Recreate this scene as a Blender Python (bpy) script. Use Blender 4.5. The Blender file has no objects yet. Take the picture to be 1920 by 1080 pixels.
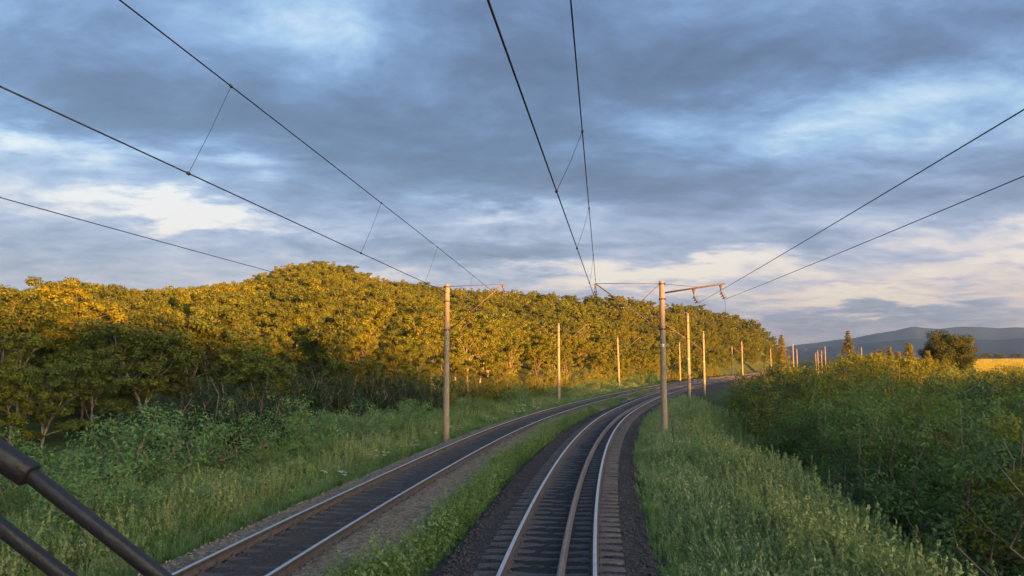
import bpy, math, random
import numpy as np
from mathutils import Vector, Matrix, Euler

random.seed(7)
SC = bpy.context.scene
COL = SC.collection
R = math.radians

# ------------------------------------------------------------------ camera
F_PX, HORIZON, EYE = 1400.0, 678.0, 3.52
PITCH = math.atan((HORIZON - 540) / F_PX)
cam_d = bpy.data.cameras.new('camera')
cam_d.sensor_width = 36.0
cam_d.lens = 36.0 * F_PX / 1920.0
cam_d.clip_start = 0.05
cam_d.clip_end = 60000
cam = bpy.data.objects.new('camera', cam_d)
COL.objects.link(cam)
cam.location = (0, 0, EYE)
cam.rotation_euler = (math.pi / 2 + PITCH, 0, 0)
SC.camera = cam

# ------------------------------------------------------------------ sky, sun, exposure
SUN_AZ, SUN_EL = R(145), R(4.0)      # azimuth clockwise from the view direction: behind and right
SUN_DIR = Vector((math.sin(SUN_AZ) * math.cos(SUN_EL), math.cos(SUN_AZ) * math.cos(SUN_EL), math.sin(SUN_EL)))
EXPOSURE = 3.25
SC.view_settings.view_transform = 'Standard'
SC.view_settings.look = 'None'
SC.view_settings.gamma = 1.0
SC.view_settings.use_curve_mapping = False
SC.view_settings.exposure = EXPOSURE

sun_d = bpy.data.lights.new('sun', 'SUN')
sun_d.energy = 3.3
sun_d.angle = R(0.55)
sun_d.color = (1.0, 0.415, 0.06)
sun = bpy.data.objects.new('sun', sun_d)
COL.objects.link(sun)
sun.rotation_euler = SUN_DIR.to_track_quat('Z', 'Y').to_euler()
sun.location = (60, -80, 60)


class NT:
    """small helper for writing node trees"""
    def __init__(s, tree):
        s.t = tree

    def n(s, kind, **kw):
        nd = s.t.nodes.new(kind)
        for k, v in kw.items():
            setattr(nd, k, v)
        return nd

    def put(s, sock, v):
        if v is None:
            return
        if isinstance(v, bpy.types.NodeSocket):
            s.t.links.new(v, sock)
        else:
            sock.default_value = v

    def m(s, op, a, b=None, c=None, clamp=False):
        nd = s.n('ShaderNodeMath', operation=op, use_clamp=clamp)
        s.put(nd.inputs[0], a)
        s.put(nd.inputs[1], b)
        s.put(nd.inputs[2], c)
        return nd.outputs[0]

    def mix(s, f, a, b, blend='MIX'):
        nd = s.n('ShaderNodeMix', data_type='RGBA', blend_type=blend)
        s.put(nd.inputs[0], f)
        s.put(nd.inputs[6], a)
        s.put(nd.inputs[7], b)
        return nd.outputs[2]

    def ramp(s, f, stops, interp='LINEAR'):
        nd = s.n('ShaderNodeValToRGB')
        nd.color_ramp.interpolation = interp
        el = nd.color_ramp.elements
        while len(el) < len(stops):
            el.new(0.5)
        for e, (p, c) in zip(el, stops):
            e.position = p
            e.color = (*c, 1) if len(c) == 3 else c
        s.put(nd.inputs[0], f)
        return nd.outputs[0]

    def noise(s, vec, scale, detail=4, rough=0.5, dist=0.0, lac=2.0, dim='3D'):
        nd = s.n('ShaderNodeTexNoise', noise_dimensions=dim)
        s.put(nd.inputs['Vector'], vec)
        nd.inputs['Scale'].default_value = scale
        nd.inputs['Detail'].default_value = detail
        nd.inputs['Roughness'].default_value = rough
        nd.inputs['Distortion'].default_value = dist
        nd.inputs['Lacunarity'].default_value = lac
        return nd

    def xyz(s, x, y, z=0.0):
        nd = s.n('ShaderNodeCombineXYZ')
        s.put(nd.inputs[0], x)
        s.put(nd.inputs[1], y)
        s.put(nd.inputs[2], z)
        return nd.outputs[0]


def pix_ray(x, y):
    u, v = x - 960.0, 540.0 - y
    return np.array([u, F_PX * math.cos(PITCH) - v * math.sin(PITCH), v * math.cos(PITCH) + F_PX * math.sin(PITCH)])


def at_depth(x, y, Y):
    r = pix_ray(x, y)
    return Vector((r[0] * Y / r[1], Y, EYE + r[2] * Y / r[1]))


def at_z(x, y, z):
    r = pix_ray(x, y)
    t = (z - EYE) / r[2]
    return Vector((r[0] * t, r[1] * t, z))


def build_world():
    w = bpy.data.worlds.new('World')
    SC.world = w
    w.use_nodes = True
    t = w.node_tree
    t.nodes.clear()
    N = NT(t)
    out = N.n('ShaderNodeOutputWorld')
    bg = N.n('ShaderNodeBackground')
    t.links.new(bg.outputs[0], out.inputs[0])
    sky = N.n('ShaderNodeTexSky', sky_type='NISHITA')
    sky.sun_disc = False
    sky.sun_elevation = SUN_EL
    sky.sun_rotation = SUN_AZ
    sky.altitude = 100
    sky.air_density = 1.0
    sky.dust_density = 1.0
    sky.ozone_density = 1.5
    tc = N.n('ShaderNodeTexCoord')
    sep = N.n('ShaderNodeSeparateXYZ')
    t.links.new(tc.outputs['Generated'], sep.inputs[0])
    dx, dy, dz = sep.outputs
    zc = N.m('MAXIMUM', dz, 0.0)
    inv = N.m('DIVIDE', 1.0, N.m('ADD', zc, 0.17))
    P = N.xyz(N.m('MULTIPLY', dx, inv), N.m('MULTIPLY', dy, inv), 0.0)
    # warp
    wn = N.noise(P, 0.55, 3, 0.5)
    wsub = N.n('ShaderNodeVectorMath', operation='SUBTRACT')
    t.links.new(wn.outputs['Color'], wsub.inputs[0])
    wsub.inputs[1].default_value = (0.5, 0.5, 0.5)
    wsc = N.n('ShaderNodeVectorMath', operation='SCALE')
    t.links.new(wsub.outputs[0], wsc.inputs[0])
    wsc.inputs[3].default_value = 0.5
    wad = N.n('ShaderNodeVectorMath', operation='ADD')
    t.links.new(P, wad.inputs[0])
    t.links.new(wsc.outputs[0], wad.inputs[1])
    PW = wad.outputs[0]
    # stretch sideways: streaky decks
    mp = N.n('ShaderNodeMapping')
    mp.inputs['Scale'].default_value = (0.78, 1.0, 1.0)
    mp.inputs['Rotation'].default_value = (0, 0, R(-14))
    mp.inputs['Location'].default_value = (3.1, 1.7, 0)
    t.links.new(PW, mp.inputs[0])
    n1 = N.noise(mp.outputs[0], 1.0, 9, 0.56).outputs['Fac']
    n2 = N.noise(mp.outputs[0], 4.2, 8, 0.60, 0.3).outputs['Fac']
    # the decks and gaps of this evening's cloud, by bearing and height
    az = N.m('ARCTAN2', dx, dy)
    el = N.m('ARCSINE', dz)
    ws = N.n('ShaderNodeSeparateXYZ')
    nz = N.noise(mp.outputs[0], 3.0, 6, 0.62)
    t.links.new(nz.outputs['Color'], ws.inputs[0])
    azw = N.m('ADD', az, N.m('MULTIPLY', N.m('SUBTRACT', ws.outputs[0], 0.5), 0.30))
    elw = N.m('ADD', el, N.m('MULTIPLY', N.m('SUBTRACT', ws.outputs[1], 0.5), 0.12))
    feats = [  # px, py, half width px, half height px, weight
        (620, 215, 430, 75, .34), (90, 190, 260, 55, .22), (1480, 110, 360, 58, .30), (1060, 330, 260, 50, .16),
        (1430, 335, 330, 45, .26), (980, 478, 230, 24, .30), (1560, 470, 150, 20, .34), (1700, 590, 260, 12, .16),
        (1150, 20, 300, 50, .05), (850, 120, 200, 60, .10),
        (60, 262, 200, 18, -.36), (275, 390, 120, 18, -.46), (90, 345, 150, 30, -.14), (450, 290, 90, 20, -.34), (430, 405, 90, 12, -.40),
        (560, 40, 120, 60, -.22), (1480, 195, 260, 26, -.14), (1830, 215, 230, 70, -.22), (1860, 440, 170, 20, -.38),
        (1350, 498, 220, 20, -.44), (1140, 522, 170, 16, -.32), (1640, 562, 150, 14, -.52), (950, 398, 160, 14, -.26), (1880, 505, 140, 16, -.40),
        (760, 430, 260, 22, -.16), (1840, 330, 160, 20, .16), (250, 480, 400, 26, .06), (700, 500, 260, 16, -.14),
    ]
    D = N.m('ADD', N.m('MULTIPLY', N.m('SUBTRACT', n1, 0.5), 0.95), 0.50)
    D = N.m('ADD', D, N.m('MULTIPLY', N.m('SUBTRACT', n2, 0.5), 0.85))
    n3 = N.noise(mp.outputs[0], 13.0, 6, 0.6, 0.2).outputs['Fac']
    D = N.m('ADD', D, N.m('MULTIPLY', N.m('SUBTRACT', n3, 0.5), 0.30))
    D = N.m('SUBTRACT', D, N.m('MULTIPLY', N.m('SUBTRACT', 1.0, N.m('DIVIDE', el, 0.20), clamp=True), 0.10))
    for px, py, sx, sy, wt in feats:
        r = pix_ray(px, py)
        a0 = math.atan2(r[0], r[1])
        e0 = math.asin(r[2] / np.linalg.norm(r))
        qa = N.m('DIVIDE', N.m('SUBTRACT', azw, a0), sx / F_PX)
        qe = N.m('DIVIDE', N.m('SUBTRACT', elw, e0), sy / F_PX)
        q = N.m('ADD', N.m('MULTIPLY', qa, qa), N.m('MULTIPLY', qe, qe))
        g = N.m('POWER', 2.718, N.m('MULTIPLY', q, -0.7))
        D = N.m('MULTIPLY_ADD', g, wt * 1.1, D)
    k = 1.0 / 2 ** EXPOSURE
    cols = [(0.0, (.86, .91, .95)), (.12, (.62, .77, .90)), (.30, (.36, .55, .78)), (.46, (.236, .378, .635)),
            (.64, (.158, .252, .445)), (.82, (.112, .172, .308)), (1.0, (.090, .132, .240))]
    cloud = N.ramp(D, [(p, tuple(v * k for v in c)) for p, c in cols])
    # low cloud catches the evening colour: thin parts near the horizon go pink
    low = N.m('MULTIPLY', N.m('SUBTRACT', 1.0, N.m('DIVIDE', el, 0.27), clamp=True), 1.35, clamp=True)
    thin = N.m('SUBTRACT', 1.0, N.m('DIVIDE', D, 0.95), clamp=True)
    warm = N.ramp(D, [(p, tuple(v * k for v in c)) for p, c in
                      [(0.0, (1.0, .80, .62)), (.2, (.95, .70, .60)), (.40, (.60, .54, .62)), (.65, (.34, .37, .50)), (1.0, (.17, .20, .32))]])
    cloud = N.mix(N.m('MULTIPLY', low, 0.92), cloud, warm)
    # clear air round the low sun, widened to raise the ambient fill
    skyc = N.n('ShaderNodeVectorMath', operation='SCALE')
    t.links.new(sky.outputs[0], skyc.inputs[0])
    skyc.inputs[3].default_value = 0.15
    dot = N.n('ShaderNodeVectorMath', operation='DOT_PRODUCT')
    t.links.new(tc.outputs['Generated'], dot.inputs[0])
    dot.inputs[1].default_value = SUN_DIR
    clear = N.m('MULTIPLY', N.m('SUBTRACT', dot.outputs['Value'], 0.15), 1.6, clamp=True)
    cover = N.m('SUBTRACT', 0.96, N.m('MULTIPLY', clear, 0.85), clamp=True)
    col = N.mix(cover, skyc.outputs[0], cloud)
    t.links.new(col, bg.inputs[0])
    bg.inputs[1].default_value = 1.0


build_world()

# ------------------------------------------------------------------ helpers

def tag(o, label=None, cat=None, group=None, kind=None):
    if label:
        o['label'] = label
    if cat:
        o['category'] = cat
    if group:
        o['group'] = group
    if kind:
        o['kind'] = kind
    return o


def link(o, parent=None):
    COL.objects.link(o)
    if parent is not None:
        o.parent = parent
    return o


def empty(name, loc=(0, 0, 0), rz=0.0, scale=1.0):
    o = bpy.data.objects.new(name, None)
    o.empty_display_size = 0.3
    o.location = loc
    o.rotation_euler = (0, 0, rz)
    if scale != 1.0:
        o.scale = (scale,) * 3 if isinstance(scale, (int, float)) else scale
    return link(o)


def np_mesh(name, verts, quads=None, tris=None, mats=(), tint=None, smooth=False, midx=None):
    me = bpy.data.meshes.new(name)
    V = np.asarray(verts, dtype=np.float32).reshape(-1, 3)
    nq = 0 if quads is None else len(quads)
    nt = 0 if tris is None else len(tris)
    me.vertices.add(len(V))
    me.vertices.foreach_set('co', V.ravel())
    li = []
    starts = []
    if nq:
        q = np.asarray(quads, dtype=np.int32)
        li.append(q.ravel())
        starts.append(np.arange(nq, dtype=np.int32) * 4)
    if nt:
        q = np.asarray(tris, dtype=np.int32)
        li.append(q.ravel())
        starts.append(nq * 4 + np.arange(nt, dtype=np.int32) * 3)
    li = np.concatenate(li)
    me.loops.add(len(li))
    me.loops.foreach_set('vertex_index', li)
    me.polygons.add(nq + nt)
    me.polygons.foreach_set('loop_start', np.concatenate(starts))
    for m in mats:
        me.materials.append(m)
    if midx is not None:
        me.polygons.foreach_set('material_index', np.asarray(midx, dtype=np.int32))
    if smooth:
        me.polygons.foreach_set('use_smooth', np.ones(nq + nt, dtype=bool))
    if tint is not None:
        a = me.attributes.new('tint', 'FLOAT', 'POINT')
        a.data.foreach_set('value', np.asarray(tint, dtype=np.float32))
    me.update(calc_edges=True)
    me.validate()
    return me


class MB:
    """collects shapes; build() makes ONE mesh"""
    def __init__(s):
        s.v, s.q, s.t, s.mq, s.mt = [], [], [], [], []

    def add(s, v, q=(), t=(), mi=0):
        o = len(s.v)
        s.v.extend([tuple(p) for p in v])
        for f in q:
            s.q.append(tuple(i + o for i in f))
            s.mq.append(mi)
        for f in t:
            s.t.append(tuple(i + o for i in f))
            s.mt.append(mi)
        return s

    def tube(s, pts, rad, sides=6, cap=True, mi=0):
        pts = [Vector(p) for p in pts]
        if not hasattr(rad, '__len__'):
            rad = [rad] * len(pts)
        vs, qs, ts = [], [], []
        up = None
        for i, p in enumerate(pts):
            d = (pts[min(i + 1, len(pts) - 1)] - pts[max(i - 1, 0)])
            d = d.normalized() if d.length > 1e-9 else Vector((0, 0, 1))
            if up is None:
                up = Vector((0, 0, 1)) if abs(d.z) < 0.9 else Vector((1, 0, 0))
            a = d.cross(up)
            if a.length < 1e-6:
                a = d.orthogonal()
            a.normalize()
            b = d.cross(a)
            up = -b if abs(d.z) < 0.98 else up
            for k in range(sides):
                an = 2 * math.pi * k / sides
                vs.append(p + (a * math.cos(an) + b * math.sin(an)) * rad[i])
        for i in range(len(pts) - 1):
            for k in range(sides):
                k2 = (k + 1) % sides
                qs.append((i * sides + k, i * sides + k2, (i + 1) * sides + k2, (i + 1) * sides + k))
        if cap:
            n = len(vs)
            vs.append(pts[0])
            vs.append(pts[-1])
            L = (len(pts) - 1) * sides
            for k in range(sides):
                k2 = (k + 1) % sides
                ts.append((n, k2, k))
                ts.append((n + 1, L + k, L + k2))
        return s.add(vs, qs, ts, mi)

    def box(s, c, half, rot=None, mi=0, taper=1.0):
        c = Vector(c)
        vs = []
        for sz in (-1, 1):
            k = 1.0 if sz < 0 else taper
            for sx, sy in ((-1, -1), (1, -1), (1, 1), (-1, 1)):
                p = Vector((sx * half[0] * k, sy * half[1] * k, sz * half[2]))
                vs.append(c + (rot @ p if rot is not None else p))
        return s.add(vs, [(3, 2, 1, 0), (4, 5, 6, 7), (0, 1, 5, 4), (1, 2, 6, 5), (2, 3, 7, 6), (3, 0, 4, 7)], (), mi)

    def disc_stack(s, p0, d, prof, sides=10, mi=0):
        """lathe about axis d from p0; prof = [(along, radius)]"""
        d = Vector(d).normalized()
        return s.tube([Vector(p0) + d * a for a, r in prof], [r for a, r in prof], sides, True, mi)

    def mesh(s, name, mats, smooth=False):
        return np_mesh(name, s.v, s.q or None, s.t or None, mats, None, smooth, s.mq + s.mt)

    def build(s, name, mats, parent=None, smooth=False):
        if not isinstance(mats, (list, tuple)):
            mats = [mats]
        return link(bpy.data.objects.new(name, s.mesh(name, mats, smooth)), parent)


# ------------------------------------------------------------------ materials

def new_mat(name):
    m = bpy.data.materials.new(name)
    m.use_nodes = True
    t = m.node_tree
    t.nodes.clear()
    return m, NT(t), N_out(t)


def N_out(t):
    return t.nodes.new('ShaderNodeOutputMaterial')


def solid(name, c0, c1, scale=8.0, rough=0.7, metal=0.0, bump=0.0, bscale=None, spec=0.4, detail=5):
    m, N, out = new_mat(name)
    tc = N.n('ShaderNodeTexCoord')
    f = N.noise(tc.outputs['Object'], scale, detail, 0.6).outputs['Fac']
    f2 = N.m('MULTIPLY', N.m('SUBTRACT', f, 0.3), 2.5, clamp=True)
    b = N.n('ShaderNodeBsdfPrincipled')
    N.put(b.inputs['Base Color'], N.mix(f2, (*c0, 1), (*c1, 1)))
    b.inputs['Roughness'].default_value = rough
    b.inputs['Metallic'].default_value = metal
    b.inputs['Specular IOR Level'].default_value = spec
    if bump:
        bp = N.n('ShaderNodeBump')
        bp.inputs['Strength'].default_value = bump
        bp.inputs['Distance'].default_value = 0.02
        N.put(bp.inputs['Height'], N.noise(tc.outputs['Object'], bscale or scale * 4, 5, 0.6).outputs['Fac'])
        N.put(b.inputs['Normal'], bp.outputs[0])
    N.put(out.inputs[0], b.outputs[0])
    return m


def leaf_mat(name, c0, c1, c2, trans=0.35, rough=0.62, spec=0.12, objvar=0.7, patch=None):
    """c0..c1 per leaf by the tint attribute, shifted towards c2 from plant to plant"""
    m, N, out = new_mat(name)
    at = N.n('ShaderNodeAttribute', attribute_name='tint')
    oi = N.n('ShaderNodeObjectInfo')
    c = N.mix(at.outputs['Fac'], (*c0, 1), (*c1, 1))
    c = N.mix(N.m('MULTIPLY', oi.outputs['Random'], objvar), c, (*c2, 1))
    if patch:
        g = N.n('ShaderNodeNewGeometry')
        pf = N.noise(g.outputs['Position'], .55, 3, .55).outputs['Fac']
        c = N.mix(N.m('MULTIPLY', N.m('SUBTRACT', pf, .42), 4.0, clamp=True), c, (*patch, 1))
    b = N.n('ShaderNodeBsdfPrincipled')
    N.put(b.inputs['Base Color'], c)
    b.inputs['Roughness'].default_value = rough
    b.inputs['Specular IOR Level'].default_value = spec
    tr = N.n('ShaderNodeBsdfTranslucent')
    N.put(tr.inputs[0], N.mix(0.5, c, (c1[0], c1[1] * 1.1, c1[2] * .6, 1)))
    mx = N.n('ShaderNodeMixShader')
    mx.inputs[0].default_value = trans
    N.t.links.new(b.outputs[0], mx.inputs[1])
    N.t.links.new(tr.outputs[0], mx.inputs[2])
    N.put(out.inputs[0], mx.outputs[0])
    return m


MAT = {}
MAT['concrete'] = solid('concrete', (.190, .135, .085), (.250, .182, .118), 3.0, .85, 0, .3, 30)
MAT['steel_arm'] = solid('painted_steel', (.085, .058, .040), (.13, .092, .068), 6, .6, .0)
MAT['rust_arm'] = solid('rusty_steel', (.045, .027, .024), (.080, .048, .040), 9, .75)
MAT['insulator'] = solid('glazed_insulator', (.040, .030, .026), (.07, .05, .04), 5, .3, 0, 0, None, .6)
MAT['wire'] = solid('wire_metal', (.03, .028, .026), (.06, .05, .045), 5, .5, .4)
MAT['plate_white'] = solid('plate_white', (.50, .48, .44), (.56, .55, .52), 5, .6)
MAT['mark_black'] = solid('plate_marks', (.06, .06, .06), (.10, .10, .10), 5, .7)
MAT['rail_top'] = solid('polished_rail', (.55, .55, .56), (.72, .72, .72), 3, .30, 1.0)
MAT['rail_rust'] = solid('rusted_rail', (.038, .027, .023), (.075, .054, .044), 7, .8)

def sleeper_mat():
    m, N, out = new_mat('dirty_concrete')
    tc = N.n('ShaderNodeTexCoord')
    g = N.n('ShaderNodeNewGeometry')
    f = N.noise(g.outputs['Position'], 2.4, 6, .65).outputs['Fac']
    f2 = N.noise(g.outputs['Position'], 16, 5, .65).outputs['Fac']
    c = N.ramp(N.m('MULTIPLY_ADD', f2, .5, N.m('MULTIPLY', f, .5)), [(.32, (.045, .034, .030)), (.5, (.074, .058, .051)), (.66, (.112, .092, .083))])
    sp = N.n('ShaderNodeSeparateXYZ')
    N.t.links.new(tc.outputs['Object'], sp.inputs[0])
    off = N.m('ABSOLUTE', sp.outputs[0])
    inn = N.m('SUBTRACT', 1.0, N.m('MULTIPLY', N.m('SUBTRACT', off, .62), 5.0, clamp=True), clamp=True)
    spot = N.m('MULTIPLY', N.m('SUBTRACT', N.noise(g.outputs['Position'], 1.7, 3, .5).outputs['Fac'], .60), 8, clamp=True)
    c = N.mix(N.m('MULTIPLY', inn, N.m('SUBTRACT', .78, N.m('MULTIPLY', spot, .75))), c, (.040, .038, .042, 1))
    b = N.n('ShaderNodeBsdfPrincipled')
    N.put(b.inputs['Base Color'], c)
    b.inputs['Roughness'].default_value = .75
    b.inputs['Specular IOR Level'].default_value = .35
    bp = N.n('ShaderNodeBump')
    bp.inputs['Strength'].default_value = .5
    bp.inputs['Distance'].default_value = .02
    N.put(bp.inputs['Height'], f2)
    N.put(b.inputs['Normal'], bp.outputs[0])
    N.put(out.inputs[0], b.outputs[0])
    return m


MAT['sleeper'] = sleeper_mat()
MAT['rail_brown'] = solid('brown_rail', (.115, .085, .070), (.165, .125, .105), 5, .8)
MAT['bark'] = solid('bark', (.085, .058, .042), (.16, .115, .085), 3.0, .9, 0, .5, 14)
MAT['bark_pale'] = solid('pale_bark', (.15, .115, .095), (.22, .175, .145), 3.0, .9, 0, .4, 14)
MAT['stem'] = solid('stem', (.10, .07, .05), (.17, .12, .08), 5, .9)
MAT['rubber'] = solid('black_metal', (.006, .006, .008), (.012, .011, .013), 12, .55, 0, .15, 90)
MAT['cab_paint'] = solid('cab_paint', (.20, .05, .04), (.24, .07, .05), 3, .4)
MAT['stake'] = solid('dark_wood', (.035, .028, .022), (.06, .05, .04), 9, .9)
MAT['leaf_hill'] = leaf_mat('leaf_hill', (.075, .098, .014), (.160, .175, .024), (.150, .135, .016), .28)
MAT['leaf_oak'] = leaf_mat('leaf_oak', (.058, .080, .018), (.115, .130, .026), (.075, .085, .018), .26)
MAT['leaf_bush'] = leaf_mat('leaf_bush', (.058, .112, .032), (.120, .182, .052), (.110, .150, .036), .32)
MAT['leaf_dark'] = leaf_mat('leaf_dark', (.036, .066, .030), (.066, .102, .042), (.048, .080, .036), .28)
MAT['leaf_lone'] = leaf_mat('leaf_lone', (.036, .050, .015), (.072, .082, .020), (.05, .06, .016), .25)
MAT['larch'] = leaf_mat('larch_needle', (.130, .130, .022), (.190, .175, .030), (.170, .140, .022), .25)
MAT['leaf_shade'] = leaf_mat('leaf_shade', (.020, .038, .018), (.040, .062, .026), (.030, .048, .022), .25)  # shade at the hill foot put into a darker leaf colour
MAT['leaf_willow'] = leaf_mat('leaf_willow', (.076, .145, .060), (.140, .220, .088), (.110, .190, .052), .30)
MAT['leaf_fern'] = leaf_mat('leaf_fern', (.065, .118, .030), (.115, .175, .046), (.085, .140, .036), .35)
MAT['needle'] = leaf_mat('needle', (.075, .085, .022), (.125, .125, .028), (.090, .090, .022), .2)
MAT['grass'] = leaf_mat('grass_blade', (.072, .150, .036), (.140, .240, .062), (.120, .190, .050), .35, .55, .25, .5, (.150, .225, .075))
MAT['mugwort'] = leaf_mat('mugwort', (.090, .155, .055), (.185, .245, .090), (.165, .215, .085), .30)
MAT['plume'] = leaf_mat('plume', (.080, .145, .045), (.240, .290, .105), (.270, .265, .105), .30)
MAT['seed'] = leaf_mat('seed_head', (.17, .20, .09), (.24, .26, .12), (.20, .21, .10), .2)
MAT['flower'] = leaf_mat('white_flower', (.62, .62, .58), (.75, .75, .70), (.7, .7, .6), .2)
MAT['yellow'] = leaf_mat('yellow_flower', (.55, .42, .04), (.65, .52, .06), (.6, .5, .05), .2)
MAT['crop'] = leaf_mat('ripe_crop', (.22, .20, .035), (.32, .28, .05), (.28, .24, .045), .2)


def ground_mat():
    m, N, out = new_mat('ground')
    g = N.n('ShaderNodeNewGeometry')
    a = N.noise(g.outputs['Position'], 0.35, 7, 0.6).outputs['Fac']
    b_ = N.noise(g.outputs['Position'], 4.0, 6, 0.65).outputs['Fac']
    c = N.ramp(N.m('MULTIPLY_ADD', b_, 0.5, N.m('MULTIPLY', a, 0.5)),
               [(.3, (.030, .034, .016)), (.5, (.050, .066, .022)), (.7, (.085, .095, .035))])
    b = N.n('ShaderNodeBsdfPrincipled')
    N.put(b.inputs['Base Color'], c)
    b.inputs['Roughness'].default_value = .95
    b.inputs['Specular IOR Level'].default_value = .1
    bp = N.n('ShaderNodeBump')
    bp.inputs['Strength'].default_value = 1.0
    bp.inputs['Distance'].default_value = .25
    N.put(bp.inputs['Height'], b_)
    N.put(b.inputs['Normal'], bp.outputs[0])
    N.put(out.inputs[0], b.outputs[0])
    return m


def ballast_mat(name, dark, mid, pale, inner, inner_half):
    """stone bed; 'tint' holds the sideways offset from the track centre in metres"""
    m, N, out = new_mat(name)
    g = N.n('ShaderNodeNewGeometry')
    v = N.n('ShaderNodeTexVoronoi')
    v.inputs['Scale'].default_value = 14.0
    N.put(v.inputs['Vector'], g.outputs['Position'])
    sp = N.n('ShaderNodeSeparateColor')
    N.t.links.new(v.outputs['Color'], sp.inputs[0])
    c = N.ramp(sp.outputs[0], [(0, dark), (.55, mid), (1, pale)])
    big = N.noise(g.outputs['Position'], 0.8, 6, 0.65).outputs['Fac']
    at = N.n('ShaderNodeAttribute', attribute_name='tint')
    off = N.m('ABSOLUTE', N.m('ADD', at.outputs['Fac'], N.m('MULTIPLY', N.m('SUBTRACT', big, .5), .5)))
    inn = N.m('SUBTRACT', 1.0, N.m('MULTIPLY', N.m('SUBTRACT', off, inner_half - .12), 4.0, clamp=True), clamp=True)
    c = N.mix(N.m('MULTIPLY', inn, .9), c, (*inner, 1))
    c = N.mix(N.m('MULTIPLY', N.m('SUBTRACT', big, .45), 1.6, clamp=True), c, (*dark, 1))
    b = N.n('ShaderNodeBsdfPrincipled')
    N.put(b.inputs['Base Color'], c)
    b.inputs['Roughness'].default_value = .9
    b.inputs['Specular IOR Level'].default_value = .2
    bp = N.n('ShaderNodeBump')
    bp.inputs['Strength'].default_value = 1.0
    bp.inputs['Distance'].default_value = .05
    N.put(bp.inputs['Height'], N.m('SUBTRACT', 1.0, v.outputs['Distance']))
    N.put(b.inputs['Normal'], bp.outputs[0])
    N.put(out.inputs[0], b.outputs[0])
    return m


MAT['ground'] = ground_mat()
MAT['ballast_r'] = ballast_mat('dark_ballast', (.022, .017, .016), (.038, .029, .027), (.066, .051, .045), (.019, .018, .020), .72)
MAT['ballast_l'] = ballast_mat('brown_ballast', (.085, .060, .042), (.150, .110, .075), (.235, .180, .130), (.028, .026, .028), .80)
MAT['stone_r'] = solid('dark_stone', (.028, .023, .022), (.066, .054, .050), 30, .9)
MAT['stone_l'] = solid('brown_stone', (.10, .072, .050), (.24, .19, .14), 30, .9)

# ------------------------------------------------------------------ track alignment
RT = np.array([(-3.2, -60), (-2.6, -40), (-1.55, -20), (-.9, -5), (-.45, 2), (.5, 12.72), (1.05, 17.5), (2.35, 27), (4.1, 37.6), (7.05, 51.5), (13.0, 72.4),
               (17.4, 86), (22.2, 100), (28.2, 116), (37, 138), (42, 150), (62.5, 195), (89, 250), (137, 350), (185, 450), (330, 750)], float)
LT = np.array([(-11.0, -60), (-9.3, -40), (-7.7, -20), (-6.6, -5), (-6.1, 2), (-4.95, 12.72), (-4.2, 17.9), (-3.1, 25), (-1.25, 36), (.4, 44), (2.65, 53), (5.5, 63), (8.2, 71.4),
               (12.9, 86), (17.7, 100), (23.6, 116), (32.4, 138), (37.4, 150), (57.9, 195), (84.3, 250), (132, 350), (180, 450), (325, 750)], float)


def dense(ctrl, step=0.5):
    """smooth curve x(y) through the points by a cubic least-squares-smoothed spline"""
    ys = np.arange(ctrl[0, 1], ctrl[-1, 1], step)
    x = np.interp(ys, ctrl[:, 1], ctrl[:, 0])
    for wlen in (41, 31, 21):
        pad = np.concatenate([x[0] + (np.arange(-wlen, 0)) * (x[1] - x[0]), x, x[-1] + np.arange(1, wlen + 1) * (x[-1] - x[-2])])
        ker = np.hanning(wlen + 2)[1:-1]
        ker /= ker.sum()
        x = np.convolve(pad, ker, 'same')[wlen:-wlen]
    return np.stack([x, ys], 1)


class Track:
    def __init__(s, ctrl):
        s.p = dense(ctrl)
        d = np.gradient(s.p, axis=0)
        d /= np.linalg.norm(d, axis=1)[:, None]
        s.d = d
        s.n = np.stack([d[:, 1], -d[:, 0]], 1)     # to the right
        seg = np.linalg.norm(np.diff(s.p, axis=0), axis=1)
        s.s = np.concatenate([[0], np.cumsum(seg)])

    def at_y(s, y):
        i = np.interp(y, s.p[:, 1], np.arange(len(s.p)))
        return s.at_i(i)

    def at_s(s, q):
        return s.at_i(np.interp(q, s.s, np.arange(len(s.p))))

    def at_i(s, i):
        k = np.arange(len(s.p))
        p = np.array([np.interp(i, k, s.p[:, 0]), np.interp(i, k, s.p[:, 1])])
        d = np.array([np.interp(i, k, s.d[:, 0]), np.interp(i, k, s.d[:, 1])])
        return p, d, np.array([d[1], -d[0]])

    def offset(s, x, y):
        """signed sideways distance (right positive), vectorised"""
        x = np.atleast_1d(x)
        y = np.atleast_1d(y)
        out = np.empty(len(x))
        P = s.p[::4]
        D = s.d[::4]
        for a in range(0, len(x), 4000):
            dx = x[a:a + 4000, None] - P[None, :, 0]
            dy = y[a:a + 4000, None] - P[None, :, 1]
            j = np.argmin(dx * dx + dy * dy, 1)
            r = np.arange(len(j))
            out[a:a + 4000] = dx[r, j] * D[j, 1] - dy[r, j] * D[j, 0]
        return out


TR, TL = Track(RT), Track(LT)


def vnoise(x, y, sc, seed=0):
    """cheap smooth value noise"""
    x = np.asarray(x) / sc + seed * 17.3
    y = np.asarray(y) / sc + seed * 9.1
    xi, yi = np.floor(x), np.floor(y)
    fx, fy = x - xi, y - yi
    fx = fx * fx * (3 - 2 * fx)
    fy = fy * fy * (3 - 2 * fy)

    def h(a, b):
        v = np.sin(a * 127.1 + b * 311.7 + seed * 74.7) * 43758.5453
        return v - np.floor(v)
    return (h(xi, yi) * (1 - fx) + h(xi + 1, yi) * fx) * (1 - fy) + (h(xi, yi + 1) * (1 - fx) + h(xi + 1, yi + 1) * fx) * fy


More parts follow.
